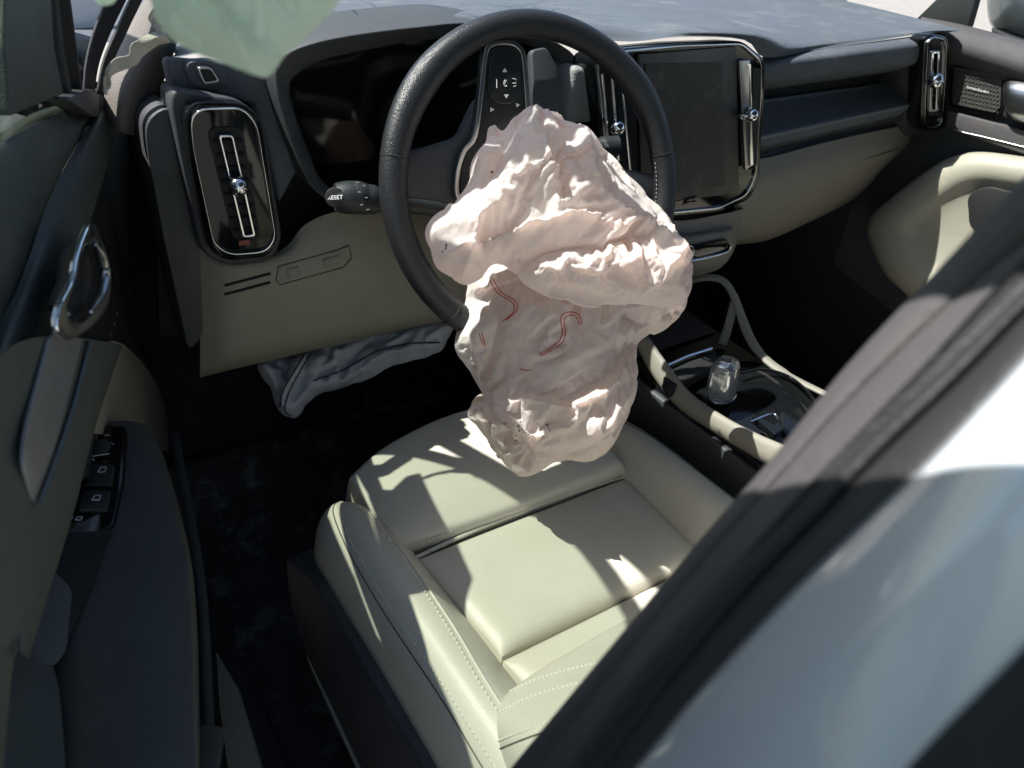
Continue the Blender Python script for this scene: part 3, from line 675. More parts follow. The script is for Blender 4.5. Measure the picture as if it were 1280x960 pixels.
# piping and stitches along the front seam
tube('seam_piping', cr([V3(-.166, .537, .652), V3(-.08, .536, .663), V3(0, .535, .665), V3(.08, .535, .663), V3(.165, .536, .654)], 6), .0028, leather, seat, seg=8)
stitches('seam_stitching', cr([V3(-.155, .541, .668), V3(-.08, .541, .674), V3(0, .541, .677), V3(.08, .541, .675), V3(.155, .541, .669)], 8), thread_m, seat, .006, .0006, .004)
def bolster(side, label):
    rows = []
    def X(x): return x*side
    for y, sc, zt, w in ((.668, .30, .628, 0), (.655, .62, .660, 0), (.63, .85, .680, 0), (.59, .97, .692, 0), (.53, 1, .700, 0), (.45, 1, .704, 0), (.36, 1, .708, .002), (.27, 1, .714, .004), (.16, 1, .725, .006), (.05, 1, .735, .006)):
        dz = zt-.700; cx = .208
        row = [(.150+.008*(y > .5), .60), (.154+.006*(y > .5), .640), (.1635, .657), (.177, .674), (.191+w, .690), (.204+w, .697), (.222+w, .697), (.238+w, .682), (.247+w, .655), (.250+w, .62), (.248+w, .58), (.243+w, .545)]
        rows.append([V3(X(cx+(x-cx)*(.35+.65*sc)), y, (z+dz) if z > .59 else z+dz*.4) for x, z in row])
    return grid('bolster', rows, leather, seat, 4, 5, label=label)
bl = bolster(-1, 'outer side bolster by the door')
br = bolster(1, 'inner side bolster by the console')
def bvh_of(o):
    r = root_of(o.parent) if o.parent else Vector()
    return BVHTree.FromPolygons([tuple(v.co+r) for v in o.data.vertices], [tuple(p.vertices) for p in o.data.polygons])
def drape(bv, path, lift, d=(0, 0, -1)):
    out = []
    for p in path:
        h = bv.ray_cast(Vector(p)+Vector((0, 0, .3)), Vector(d))
        out.append(np.array(h[0])+V3(0, 0, lift) if h[0] is not None else np.array(p))
    return out
bvl, bvr = bvh_of(bl), bvh_of(br)
pl = [V3(-.184, .632, .7), V3(-.187, .60, .7), V3(-.191, .55, .7), V3(-.194, .48, .7), V3(-.198, .40, .7), V3(-.206, .33, .7), V3(-.210, .26, .7), V3(-.212, .16, .7)]
tube('piping', drape(bvl, cr(pl, 6), .0002), .0017, leather, seat, seg=8, label='piping along the bolster')
stitches('bolster_stitching', drape(bvl, [p-V3(.0065, 0, 0) for p in cr(pl, 10)], .0005), thread_m, seat, .0062, .0006, .0042)
pl2 = [V3(-.205, .655, .66), V3(-.226, .63, .66), V3(-.2375, .57, .66), V3(-.241, .50, .66), V3(-.242, .42, .66), V3(-.243, .34, .66), V3(-.246, .26, .66), V3(-.248, .16, .7)]
tube('seam_groove', drape(bvl, cr(pl2, 6), .0), .0009, seam_m, seat, seg=6)
stitches('bolster_stitching', drape(bvl, [p+V3(.005, 0, 0) for p in cr(pl2, 10)], .0004), thread_m, seat, .0062, .0005, .004)
plr = [V3(.180, .645, .7), V3(.200, .635, .7), V3(.214, .60, .7), V3(.219, .55, .7), V3(.221, .48, .7), V3(.222, .40, .7), V3(.222, .3, .7)]
tube('seam_groove', drape(bvr, cr(plr, 6), .0), .0008, seam_m, seat, seg=6)
# side valance of the seat base
side = [V3(-.262, .70, .55), V3(-.262, .60, .60), V3(-.264, .45, .605), V3(-.268, .1, .62), V3(-.268, -.1, .62), V3(-.268, -.1, .36), V3(-.264, .60, .40), V3(-.262, .69, .47)]
sv = prism('side_valance', rnd(side, .02), (.05, 0, 0), charcoal, seat, .006, label='dark plastic side trim of the seat')
box('adjuster_switch', (-.268, .30, .545), (.004, 0, 0), (0, .03, 0), (0, 0, .009), black, sv, .003)
tube('trim_edge', cr([V3(-.262, .62, .43), V3(-.267, .45, .42), V3(-.270, .25, .415), V3(-.272, .05, .41)], 5), .003, beige, seat, seg=8)
box('seat_base', (0, .34, .46), (.22, 0, 0), (0, .30, 0), (0, 0, .09), black, seat, .02)
for sx_ in (-.20, .20): box('seat_rail', (sx_, .40, .345), (.015, 0, 0), (0, .34, 0), (0, 0, .03), black, seat, .003)
# backrest, only its foot is in view
bk = []
for z, y, xx, th in ((.64, .305, .180, 0), (.675, .322, .186, 0), (.705, .318, .190, 0), (.735, .290, .194, 0), (.80, .215, .20, 0), (.90, .11, .21, 0), (1.05, -.03, .21, 0)):
    bk.append([V3(-xx-.055, y-.10, z+.02), V3(-xx-.035, y-.035, z+.008), V3(-xx, y-.006, z), V3(-xx*.5, y+.002, z), V3(0, y+.004, z), V3(xx*.5, y+.002, z), V3(xx, y-.006, z), V3(xx+.035, y-.035, z+.008), V3(xx+.055, y-.10, z+.02)])
bko = grid('backrest', bk, leather, seat, 6, 6, 0, label='foot of the backrest with ribbed stitched bands')
bvb = bvh_of(bko)
for u0, amp in ((0, 0), (1, 0), (2, 0)):
    base = [[(586, 908), (612, 880), (660, 853), (730, 832), (800, 822)], [(586, 925), (620, 893), (670, 868), (740, 850), (800, 842)], [(590, 945), (625, 925), (680, 905), (740, 885), (800, 870)]][u0]
    pts = [hit(bvb, float(p[0]), float(p[1]), .0006) for p in cr([V3(a, b, 0) for a, b in base], 14)]
    pts = [p for p in pts if p is not None]
    if len(pts) > 4: stitches('backrest_stitching', pts, thread_m, seat, .0042, .0007, .0030)
pts = [hit(bvb, float(p[0]), float(p[1]), .0) for p in cr([V3(a, b, 0) for a, b in [(596, 960), (600, 948), (640, 930), (700, 908), (760, 888)]], 12)]
pts = [p for p in pts if p is not None]
if len(pts) > 3: tube('seam_groove', pts, .0009, seam_m, seat, seg=6)

# ================================================================== PASSENGER SEAT (corner)
ps = thing('passenger_seat', 'grey blue shaded corner of the passenger seat showing beside the pillar', 'seat', (.75, .35, .45))
psr = [[V3(x, y, z+(.0 if k not in (0, 4) else -.05)) for k, x in enumerate((.53, .56, .75, .94, .98))] for y, z in ((.53, .47), (.53, .61), (.50, .655), (.43, .665), (.3, .66), (.1, .65))]
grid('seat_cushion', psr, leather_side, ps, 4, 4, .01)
psb = [[V3(x, y, z) for x in (.52, .6, .75, .9, .98)] for y, z in ((.12, .68), (.05, .85), (-.05, 1.05), (-.12, 1.25))]
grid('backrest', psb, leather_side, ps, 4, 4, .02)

# ================================================================== CENTRE CONSOLE
con = thing('center_console', 'gloss black centre console with beige side rails and crystal gear selector', 'console', (.38, .55, .6))
def rail(name, uv, xs, hw, m, label):
    """flat band: uv left edge, right edge pixel pairs at depth x"""
    A = [atx(a[0], a[1], x) for a, x in zip(uv[0], xs)]; B = [atx(b[0], b[1], x+hw) for b, x in zip(uv[1], xs)]
    mid_ = [(a+b)/2+V3(-.002, -.004, .006) for a, b in zip(A, B)]
    lowA = [a+V3(.004, 0, -.012) for a in A]; lowB = [b+V3(.004, 0, -.02) for b in B]
    return grid(name, [lowA, A, mid_, B, lowB], m, con, 6, 3, .004, label)
rail('side_rail', ([(795, 425), (815, 462), (845, 500), (885, 528), (925, 553), (968, 578), (1010, 602)], [(812, 422), (835, 455), (865, 492), (905, 520), (945, 541), (982, 557), (1030, 580)]), [.275]*7, .012, beige_l, 'beige rail on the driver side')
ra = tube('side_rail', cr([atx(858, 352, .44), atx(885, 347, .45), atx(905, 352, .465), atx(918, 372, .475), atx(928, 400, .48), atx(940, 428, .48), atx(958, 450, .48), atx(985, 469, .48), atx(1030, 492, .48), atx(1070, 510, .48)], 5),
     [.009]*15+[.0095]*5+[.010]*8+[.009]*7+[.007]*11, beige_l, con, seg=16, flat=.55, label='beige rail on the passenger side rising to the centre stack')
tube('rail_strut', cr([atx(918, 378, .475), atx(912, 402, .462), atx(903, 430, .45)], 4), .007, beige_l, con, seg=12, flat=.5)
# floor of the console
cf = [V3(.285, .86, .735), V3(.48, .86, .745), V3(.485, .6, .735), V3(.485, .30, .735), V3(.285, .30, .725), V3(.285, .6, .725)]
prism('console_top', cf, (0, 0, -.03), gloss, con, .004, label='gloss black console deck')
box('console_side', (.282, .50, .58), (.006, 0, 0), (0, .40, 0), (0, 0, .135), charcoal, con, .004)
box('console_side', (.490, .50, .58), (.006, 0, 0), (0, .40, 0), (0, 0, .135), charcoal, con, .004)
prism('tray_wall', P2(atz, (826, 462), (890, 434), (900, 452), (838, 486), a=(.752,)), (0, 0, -.02), black, con, .003)
tube('chrome_strip', [atz(829, 459, .758), atz(858, 446, .758), atz(889, 436, .758)], .0032, chrome, con, label='chrome strip across the tray edge')
tube('tray_edge', cr(P2(atz, (925, 466), (955, 462), (985, 470), (1010, 490), (1020, 510), a=(.748,)), 5), .0022, gloss, con)
prism('storage_mat', [V3(.30, .84, .738), V3(.47, .84, .748), V3(.47, .68, .742), V3(.30, .68, .733)], (0, 0, .003), rubber, con, .002)
# gear selector
gk = atz(901, 497, .752)
gpl = []
base_q = [atz(*p, .738) for p in ((880, 498), (910, 506), (928, 495), (918, 482), (890, 482))]
prism('selector_plate', rnd([gk+(p-gk)*1.5+V3(0, 0, -.014) for p in base_q], .012), (0, 0, -.004), black, con, .001)
secs = []
ctr = atz(902, 492, .745); axis = unit(V3(-.06, .16, 1)); sxx = unit(np.cross(axis, unit(V3(.5, -1, 0)))); syy = np.cross(axis, sxx)
for h, w, d in ((.0, .023, .018), (.003, .026, .020), (.028, .0245, .0195), (.044, .0225, .0178), (.051, .0195, .015), (.055, .012, .009)):
    secs.append([ctr+axis*h+sxx*w*math.copysign(abs(math.cos(t))**.5, math.cos(t))+syy*d*math.copysign(abs(math.sin(t))**.5, math.sin(t)) for t in np.linspace(0, 2*math.pi, 33)])
gs = grid('gear_selector', secs, crystal, con, 1, 3, label='faceted clear crystal gear selector'); 
Vb = [p for p in secs[0][:-1]]; 
tube('selector_core', [ctr+axis*.002, ctr+axis*.040], [.010, .008], satin, gs, seg=10)
prism('selector_cap', rnd([ctr+axis*.0545+sxx*a*.0115+syy*b*.009 for a, b in ((-1, -1), (1, -1), (1, 1), (-1, 1))], .004), axis*.0018, chrome, gs, .0005)
ring('selector_collar', [ctr+sxx*.030*math.cos(t)+syy*.021*math.sin(t) for t in np.linspace(0, 2*math.pi, 33)[:-1]], [ctr+sxx*.026*math.cos(t)+syy*.018*math.sin(t) for t in np.linspace(0, 2*math.pi, 33)[:-1]], (0, 0, -.004), chrome, gs)
# start knob
sk = prism('start_knob', rnd(P2(atz, (937, 528), (965, 517), (975, 524), (975, 545), (966, 552), a=(.748,)), .004), (0, 0, .012), gloss, con, .003, label='start stop knob with blue sky reflection')
tube('knob_edge', cr(P2(atz, (938, 527), (965, 517), (974, 525), a=(.760,)), 4), .0018, chrome, sk)
for (u, v) in ((885, 522), (905, 530), (868, 508), (915, 540)):
    box('deck_button', atz(u, v, .729), (.010, -.004, 0), (.003, .005, 0), (0, 0, .002), gloss, con, .001)
    box('button_mark', atz(u, v, .7322), (.003, -.001, 0), (.0004, .0008, 0), (0, 0, .0002), MATS['dim_print'], con, 0)

# ================================================================== DRIVER AIRBAG
rs = np.random.RandomState(11)
def facet(P, cell, seed, k=5):
    """crumpled cloth: piecewise flat facets meeting in sharp creases (P: n x 2, same unit as cell)"""
    r = np.random.RandomState(seed); lo = P.min(0)-2*cell; hi = P.max(0)+2*cell
    nx, ny = (np.ceil((hi-lo)/cell)).astype(int)
    gx, gy = np.meshgrid(np.arange(nx), np.arange(ny), indexing='ij')
    Q = lo+(np.stack([gx, gy], -1).reshape(-1, 2)+r.rand(nx*ny, 2))*cell
    G = r.normal(size=(len(Q), 2))*.8; c = r.normal(size=len(Q))*.25
    idx = np.floor((P-lo)/cell).astype(int); out = np.full(len(P), -1e9)
    for dx in (-1, 0, 1):
        for dy in (-1, 0, 1):
            j = np.clip(idx[:, 0]+dx, 0, nx-1)*ny+np.clip(idx[:, 1]+dy, 0, ny-1)
            d = (P-Q[j])/cell
            out = np.maximum(out, (G[j]*d).sum(1)+c[j]-1.1*(d**2).sum(1))
    return out
def smooth_noise(P, cell, seed):
    r = np.random.RandomState(seed); lo = P.min(0)-2*cell; n = np.ceil((P.max(0)-lo)/cell).astype(int)+3
    gr = r.normal(size=tuple(n)); q = (P-lo)/cell; i = np.floor(q).astype(int); f = q-i; f = f*f*(3-2*f)
    a = gr[i[:, 0], i[:, 1]]; b = gr[i[:, 0]+1, i[:, 1]]; c = gr[i[:, 0], i[:, 1]+1]; d = gr[i[:, 0]+1, i[:, 1]+1]
    return (a*(1-f[:, 0])+b*f[:, 0])*(1-f[:, 1])+(c*(1-f[:, 0])+d*f[:, 0])*f[:, 1]
def seg_dist(P, poly):
    """signed distance (left/right) and parameter along a polyline"""
    best = np.full(len(P), 1e9); sign = np.ones(len(P)); tt = np.zeros(len(P)); L = len(poly)-1
    for k in range(L):
        a = np.array(poly[k], float); b = np.array(poly[k+1], float); ab = b-a
        t = np.clip(((P-a)@ab)/(ab@ab), 0, 1); q = P-(a+t[:, None]*ab); d = np.sqrt((q**2).sum(1))
        s = np.sign(ab[0]*q[:, 1]-ab[1]*q[:, 0]); m = d < best
        best[m] = d[m]; sign[m] = s[m]; tt[m] = (k+t[m])/L
    return best, sign, tt
def lobe(contour, p0, nrm, bulge, back, strokes, gathers, crump, seed, nth=420, nr=150, power=2.6, wob=3.4, sp=3.3, excess=1.20, aniso=.13, iters=260, lim=.013):
    from mathutils.geometry import delaunay_2d_cdt
    r_ = np.random.RandomState(seed)
    C_ = np.array([c[:2] for c in cr([V3(a, b, 0) for a, b in contour], 12, True)])
    D = np.r_[0, np.cumsum(np.sqrt((np.diff(np.r_[C_, C_[:1]], axis=0)**2).sum(1)))]
    nb = int(D[-1]/sp); s = np.linspace(0, D[-1], nb+1)[:-1]; CC = np.r_[C_, C_[:1]]
    B = np.stack([np.interp(s, D, CC[:, 0]), np.interp(s, D, CC[:, 1])], 1)
    jit = facet(np.stack([s, np.zeros_like(s)], 1), 24, seed+5)*wob
    tan = np.roll(B, -1, 0)-np.roll(B, 1, 0); nrm2 = np.stack([tan[:, 1], -tan[:, 0]], 1); nrm2 /= np.sqrt((nrm2**2).sum(1))[:, None]
    area = .5*np.sum(B[:, 0]*np.roll(B[:, 1], -1)-np.roll(B[:, 0], -1)*B[:, 1]); nrm2 *= np.sign(area)
    B = B+nrm2*(jit[:, None]-wob*.3)
    lo, hi = B.min(0), B.max(0); dx, dy = sp, sp*.866
    G = []
    for j in range(int((hi[1]-lo[1])/dy)+1):
        for i in range(int((hi[0]-lo[0])/dx)+2): G.append((lo[0]+(i+(j % 2)*.5)*dx, lo[1]+j*dy))
    G = np.array(G)+r_.uniform(-.22, .22, (len(G), 2))*sp
    # inside test and distance to the outline
    def inside(Q):
        c = np.zeros(len(Q), bool); n = len(B)
        for i in range(n):
            a, b = B[i], B[(i+1) % n]
            m = (a[1] > Q[:, 1]) != (b[1] > Q[:, 1])
            x = a[0]+(Q[:, 1]-a[1])*(b[0]-a[0])/((b[1]-a[1]) or 1e-9)
            c ^= m & (Q[:, 0] < x)
        return c
    def edist(Q): 
        out = np.empty(len(Q))
        for k in range(0, len(Q), 2000): out[k:k+2000] = np.sqrt(((Q[k:k+2000, None]-B[None])**2).sum(2).min(1))
        return out
    G = G[inside(G)]; G = G[edist(G) > sp*.7]
    UV = np.r_[B, G]; nB = len(B)
    res = delaunay_2d_cdt([Vector(p) for p in UV], [(i, (i+1) % nB) for i in range(nB)], [], 1, 1e-6)
    T = np.array([f for f in res[2] if len(f) == 3]); UV = np.array([tuple(v) for v in res[0]])
    ed = edist(UV); mx = ed.max(); RRr = 1-np.clip(ed/(mx*.72), 0, 1)
    isb = ed < 1e-3
    h = bulge*(1-RRr**1.9)
    fall = np.clip(ed/9, 0, 1)
    dsp = np.zeros(len(UV))
    for poly, amp, w, kind in strokes:
        d, sg, t = seg_dist(UV+np.stack([smooth_noise(UV, 22, seed+7), smooth_noise(UV, 22, seed+8)], 1)*3.0, poly); env = np.clip(np.minimum(t, 1-t)*8, 0, 1)**.7
        if kind == 'r': dsp += amp*1.15*np.exp(-(d/(w*.8)))*env
        elif kind == 's': dsp += amp*np.exp(-(d/w)**2)*env
        elif kind == 'l': dsp += amp*np.where(sg > 0, np.exp(-d/w), np.exp(-d/(w*.14)))*env       # ledge: soft on one side, sheer on the other
    p0 = np.array(p0); nrm = unit(nrm)
    rays = np.stack([UV[:, 0]-640, 480-UV[:, 1], np.full(len(UV), -FPX)], 1)@CM.T
    tpl = ((p0-CP)@nrm)/(rays@nrm); base = CP+rays*tpl[:, None]
    P = base+nrm*(h+dsp*fall)[:, None]
    if gathers or crump:
        X = P.copy(); dn = np.zeros(len(UV))
        for cell, amp, an in crump:
            ca, sa = math.cos(an), math.sin(an); Wv = np.stack([(UV@np.array([ca, sa]))*.55, UV@np.array([-sa, ca])], 1)
            W2 = np.stack([(UV@np.array([-sa, ca]))*.6, UV@np.array([ca, sa])], 1)
            dn += amp*(facet(Wv, cell, seed+int(cell))-.8*facet(W2, cell*1.1, seed+400+int(cell)))
        # fold directions: round each gather the cloth is over-long across the radius
        dirv = np.zeros((len(UV), 2)); wt = np.full(len(UV), 1e-4)
        for gx, gy, k, amp, R0, ph in gathers:
            q = UV-np.array([gx, gy]); rad = np.sqrt((q**2).sum(1))+1e-6; an = np.arctan2(q[:, 1], q[:, 0])
            w_ = np.exp(-(rad/(R0*1.6))**2); tang = np.stack([-q[:, 1], q[:, 0]], 1)/rad[:, None]
            dirv += tang*w_[:, None]*np.sign(tang[:, :1]+1e-9); wt += w_
            a = an*k+ph+1.2*smooth_noise(UV, 40, seed+3); dn += amp*(np.abs(((a/math.pi) % 2)-1)*2-1)*w_*np.clip(rad/14, 0, 1)
        th0 = smooth_noise(UV, 70, seed+31)*1.2+.4; gen = np.stack([np.cos(th0), np.sin(th0)], 1)
        dirv = dirv+gen*.45; dirv /= np.sqrt((dirv**2).sum(1))[:, None]+1e-9
        P = P+nrm*(dn*fall)[:, None]; X = P.copy()+nrm*(smooth_noise(UV, 7, seed+91)*.0012*fall)[:, None]
        E = np.sort(np.concatenate([T[:, [0, 1]], T[:, [1, 2]], T[:, [2, 0]]]), axis=1); opp = np.concatenate([T[:, 2], T[:, 0], T[:, 1]])
        key = E[:, 0].astype(np.int64)*len(P)+E[:, 1]; order = np.argsort(key, kind='stable'); ks = key[order]
        first = np.r_[True, ks[1:] != ks[:-1]]; Eu = E[order][first]; dd_ = np.where(ks[1:] == ks[:-1])[0]
        Bn = np.stack([opp[order][dd_], opp[order][dd_+1]], 1)
        exm = np.clip(.30+.9*smooth_noise(UV, 34, seed+77), .03, 1.6)
        def rest(Q):
            m = .5*(dirv[Q[:, 0]]+dirv[Q[:, 1]]); e = UV[Q[:, 1]]-UV[Q[:, 0]]; e = e/(np.sqrt((e**2).sum(1))[:, None]+1e-9)
            c2 = (m*e).sum(1)**2; L = np.sqrt(((P[Q[:, 0]]-P[Q[:, 1]])**2).sum(1))
            f = .5*(fall[Q[:, 0]]+fall[Q[:, 1]]); nz_ = exm[Q[:, 0]]; return L*(1+f*nz_*((excess-1)*.6+aniso*2*c2))
        LE, LB = rest(Eu), rest(Bn)
        inv = np.where(isb, .05, 1.0)
        def proj(X, Q, L, k):
            d = X[Q[:, 1]]-X[Q[:, 0]]; l = np.sqrt((d**2).sum(1))+1e-9; wa, wb = inv[Q[:, 0]], inv[Q[:, 1]]
            c = (k*(l-L)/l/(wa+wb))[:, None]*d; out = np.zeros_like(X); n = len(X)
            for a in range(3): out[:, a] = np.bincount(Q[:, 0], c[:, a]*wa, n)-np.bincount(Q[:, 1], c[:, a]*wb, n)
            return out
        cnt = np.bincount(Eu.ravel(), minlength=len(X))+1e-9; V_ = np.zeros_like(X)
        for it in range(iters):
            D1 = proj(X, Eu, LE, 1.0)/cnt[:, None]*1.9
            D2 = proj(X, Bn, LB, .6)/cnt[:, None]*1.3
            Xn = X+V_*.86+D1+D2+(P-X)*.006
            off = Xn-P; m = np.sqrt((off**2).sum(1)); sc = np.minimum(1, lim/(m+1e-9))
            Xn = P+off*(sc*(.15+.85*fall) if it % 4 == 0 else sc)[:, None]
            Xn[isb] = X[isb]; V_ = Xn-X; X = Xn
        P = X
    hb = back*(1-RRr**power)**.6; bk_ = base-nrm*(hb+.0015)[:, None]
    nV = len(P); V = np.r_[P, bk_]; remap = np.arange(nV)+nV; remap[isb] = np.where(isb)[0]
    # keep triangle winding facing along nrm
    a, b, c = P[T[:, 0]], P[T[:, 1]], P[T[:, 2]]; fl_ = (np.cross(b-a, c-a)@nrm) < 0
    if fl_.mean() > .5: T = T[:, ::-1]
    Fc = [tuple(t) for t in T]+[tuple(t) for t in remap[T[:, ::-1]]]
    return V, Fc
bagn = unit(V3(-.38, -.64, .66))
up_c = [(563, 252), (580, 232), (588, 205), (603, 175), (612, 157), (628, 163), (640, 146), (655, 139), (680, 138), (700, 146), (712, 158), (738, 166), (765, 192), (790, 222), (812, 245), (830, 262), (842, 285), (848, 305), (862, 330), (866, 355), (858, 378), (838, 384), (800, 380), (755, 382), (700, 374), (655, 352), (628, 330), (612, 338), (598, 352), (575, 353), (548, 335), (538, 318), (534, 292), (545, 270)]
A1 = lobe(up_c, aty(700, 260, .57), bagn, .044, .05, [
    ([(545, 330), (600, 318), (650, 296), (700, 288), (760, 300), (790, 292), (835, 330)], .020, 16, 'l'),
    ([(560, 290), (610, 262), (660, 238), (700, 242), (716, 285)], .016, 22, 's'),
    ([(622, 330), (680, 322), (740, 322), (790, 306), (812, 292)], -.016, 9, 'r'),
    ([(650, 350), (700, 345), (755, 352), (815, 345), (855, 330)], .018, 18, 's'),
    ([(655, 145), (662, 190), (672, 232), (686, 290)], .014, 10, 'r'),
    ([(712, 160), (716, 200), (735, 260), (800, 300), (850, 340)], .015, 10, 'r'),
    ([(690, 150), (690, 200), (688, 250), (690, 270)], -.013, 9, 'r'),
    ([(745, 170), (770, 215), (812, 260), (840, 300)], -.012, 9, 'r'),
    ([(760, 190), (790, 240), (825, 275)], .010, 5, 'r'),
    ([(632, 165), (626, 200), (612, 240), (590, 262)], -.014, 9, 'r'),
    ([(612, 160), (600, 200), (585, 240)], .012, 12, 's'),
    ([(575, 352), (590, 320), (600, 280)], .010, 8, 'r'),
    ([(640, 150), (640, 190), (628, 240)], .010, 7, 'r'),
    ([(830, 270), (832, 310), (820, 350), (800, 372)], .013, 9, 'r'),
    ([(842, 300), (846, 340), (858, 370)], -.010, 7, 'r'),
   ], [(672, 140, 13, .0055, 75, .4), (618, 345, 11, .0035, 60, 1.3), (805, 372, 9, .0035, 55, 2)],
   [(95, .0120, .5), (46, .0075, -.4), (20, .0026, .9)], 21)
lo_c = [(600, 322), (650, 318), (720, 330), (800, 340), (855, 345), (864, 368), (856, 392), (835, 408), (812, 418), (798, 432), (797, 465), (792, 500), (780, 530), (766, 558), (742, 574), (705, 576), (684, 584), (650, 596), (632, 584), (618, 562), (601, 541), (585, 521), (590, 506), (602, 496), (592, 470), (574, 446), (569, 425), (576, 396), (580, 365)]
A2 = lobe(lo_c, aty(690, 460, .553), unit(V3(-.42, -.76, .50)), .060, .04, [
    ([(600, 498), (640, 490), (690, 500), (730, 482), (760, 455), (800, 430)], .022, 20, 'l'),
    ([(570, 425), (600, 410), (650, 395), (700, 375)], .012, 16, 's'),
    ([(600, 365), (615, 400), (610, 440), (602, 480)], -.012, 10, 'r'),
    ([(585, 520), (620, 520), (650, 535), (690, 525), (700, 500)], .014, 12, 'l'),
    ([(610, 540), (640, 545), (660, 560), (655, 590)], -.012, 8, 'r'),
    ([(640, 450), (700, 440), (760, 420), (830, 392)], .010, 12, 's'),
    ([(760, 395), (800, 402), (850, 385)], -.012, 8, 'r'),
    ([(700, 545), (740, 520), (770, 490), (790, 455)], .016, 13, 's'),
    ([(690, 575), (720, 555), (760, 530), (785, 500)], -.009, 7, 'r'),
    ([(645, 480), (660, 455), (700, 430)], -.010, 9, 'r'),
    ([(575, 440), (595, 455), (605, 490)], .011, 8, 'r'),
   ], [(652, 553, 10, .003, 45, .7), (600, 500, 11, .0040, 50, 0), (830, 385, 9, .0035, 60, 1)],
   [(80, .0110, 1.1), (40, .0075, -.3), (18, .0028, .6)], 51)
A3 = lobe([(588, 515), (602, 492), (650, 482), (705, 492), (742, 470), (770, 462), (795, 448), (792, 500), (775, 540), (750, 570), (705, 575), (668, 590), (650, 594), (626, 574), (604, 545)],
    aty(690, 530, .545), unit(V3(-.40, -.70, .60)), .050, .03, [
    ([(600, 500), (650, 505), (690, 520), (710, 500), (740, 478)], .016, 12, 's'),
    ([(640, 548), (660, 540), (690, 535), (715, 520)], -.016, 8, 'r'),
    ([(612, 552), (645, 565), (700, 560), (760, 545)], .012, 8, 'l'),
    ([(740, 560), (755, 520), (780, 480)], .012, 9, 'r')],
    [(655, 552, 11, .003, 40, .2), (745, 475, 9, .004, 45, 1)], [(40, .0060, .2), (20, .0046, 1.0), (11, .0026, .6), (6, .0010, .1)], 83, 320, 120)
bag_m = bpy.data.materials.new('airbag_nylon'); bag_m.use_nodes = True
nt = bag_m.node_tree; N_ = nt.nodes; L_ = nt.links; pb = N_['Principled BSDF']
tc = N_.new('ShaderNodeTexCoord'); nz = N_.new('ShaderNodeTexNoise'); nz.inputs['Scale'].default_value = 9; nz.inputs['Detail'].default_value = 6
rmp = N_.new('ShaderNodeMix'); rmp.data_type = 'RGBA'; rmp.inputs[6].default_value = (.90, .85, .83, 1); rmp.inputs[7].default_value = (.89, .86, .81, 1)
L_.new(tc.outputs['Object'], nz.inputs[0]); L_.new(nz.outputs[0], rmp.inputs[0]); L_.new(rmp.outputs[2], pb.inputs['Base Color'])
pb.inputs['Roughness'].default_value = .75; pb.inputs['Sheen Weight'].default_value = .15
tr = N_.new('ShaderNodeBsdfTranslucent'); tr.inputs[0].default_value = (.93, .78, .72, 1)
ms = N_.new('ShaderNodeMixShader'); ms.inputs[0].default_value = .48
wv = N_.new('ShaderNodeTexWave'); wv.inputs['Scale'].default_value = 600
n2 = N_.new('ShaderNodeTexNoise'); n2.noise_type = 'RIDGED_MULTIFRACTAL'; n2.inputs['Scale'].default_value = 22; n2.inputs['Detail'].default_value = 4; n2.inputs['Roughness'].default_value = .45; n2.inputs['Distortion'].default_value = .8
L_.new(tc.outputs['Object'], n2.inputs[0])
bpn = N_.new('ShaderNodeBump'); bpn.inputs['Strength'].default_value = .4; bpn.inputs['Distance'].default_value = .008
dn_ = N_.new('ShaderNodeVectorMath'); dn_.operation = 'MULTIPLY_ADD'; nd_ = N_.new('ShaderNodeTexNoise'); nd_.inputs['Scale'].default_value = 14; nd_.inputs['Detail'].default_value = 3
L_.new(tc.outputs['Object'], nd_.inputs[0]); L_.new(nd_.outputs['Color'], dn_.inputs[0]); dn_.inputs[1].default_value = (.05, .05, .05); L_.new(tc.outputs['Object'], dn_.inputs[2])
acc = None
for sc_, wgt in ((17, 1.0), (36, .5), (80, .2)):
    vo_ = N_.new('ShaderNodeTexVoronoi'); vo_.inputs['Scale'].default_value = sc_; L_.new(dn_.outputs[0], vo_.inputs['Vector'])
    ma_ = N_.new('ShaderNodeMath'); ma_.operation = 'MULTIPLY_ADD'; ma_.inputs[1].default_value = wgt; L_.new(vo_.outputs['Distance'], ma_.inputs[0])
    if acc: L_.new(acc, ma_.inputs[2])
    else: ma_.inputs[2].default_value = 0
    acc = ma_.outputs[0]
L_.new(acc, bpn.inputs['Height']); L_.new(bpn.outputs[0], pb.inputs['Normal']); L_.new(bpn.outputs[0], tr.inputs['Normal'])
L_.new(pb.outputs[0], ms.inputs[1]); L_.new(tr.outputs[0], ms.inputs[2]); L_.new(ms.outputs[0], N_['Material Output'].inputs[0])
bag = thing('driver_airbag', 'crumpled deflated pinkish white airbag hanging from the steering wheel hub over the seat', 'airbag', (.0, .60, .95))
items = [A1, A2, A3]
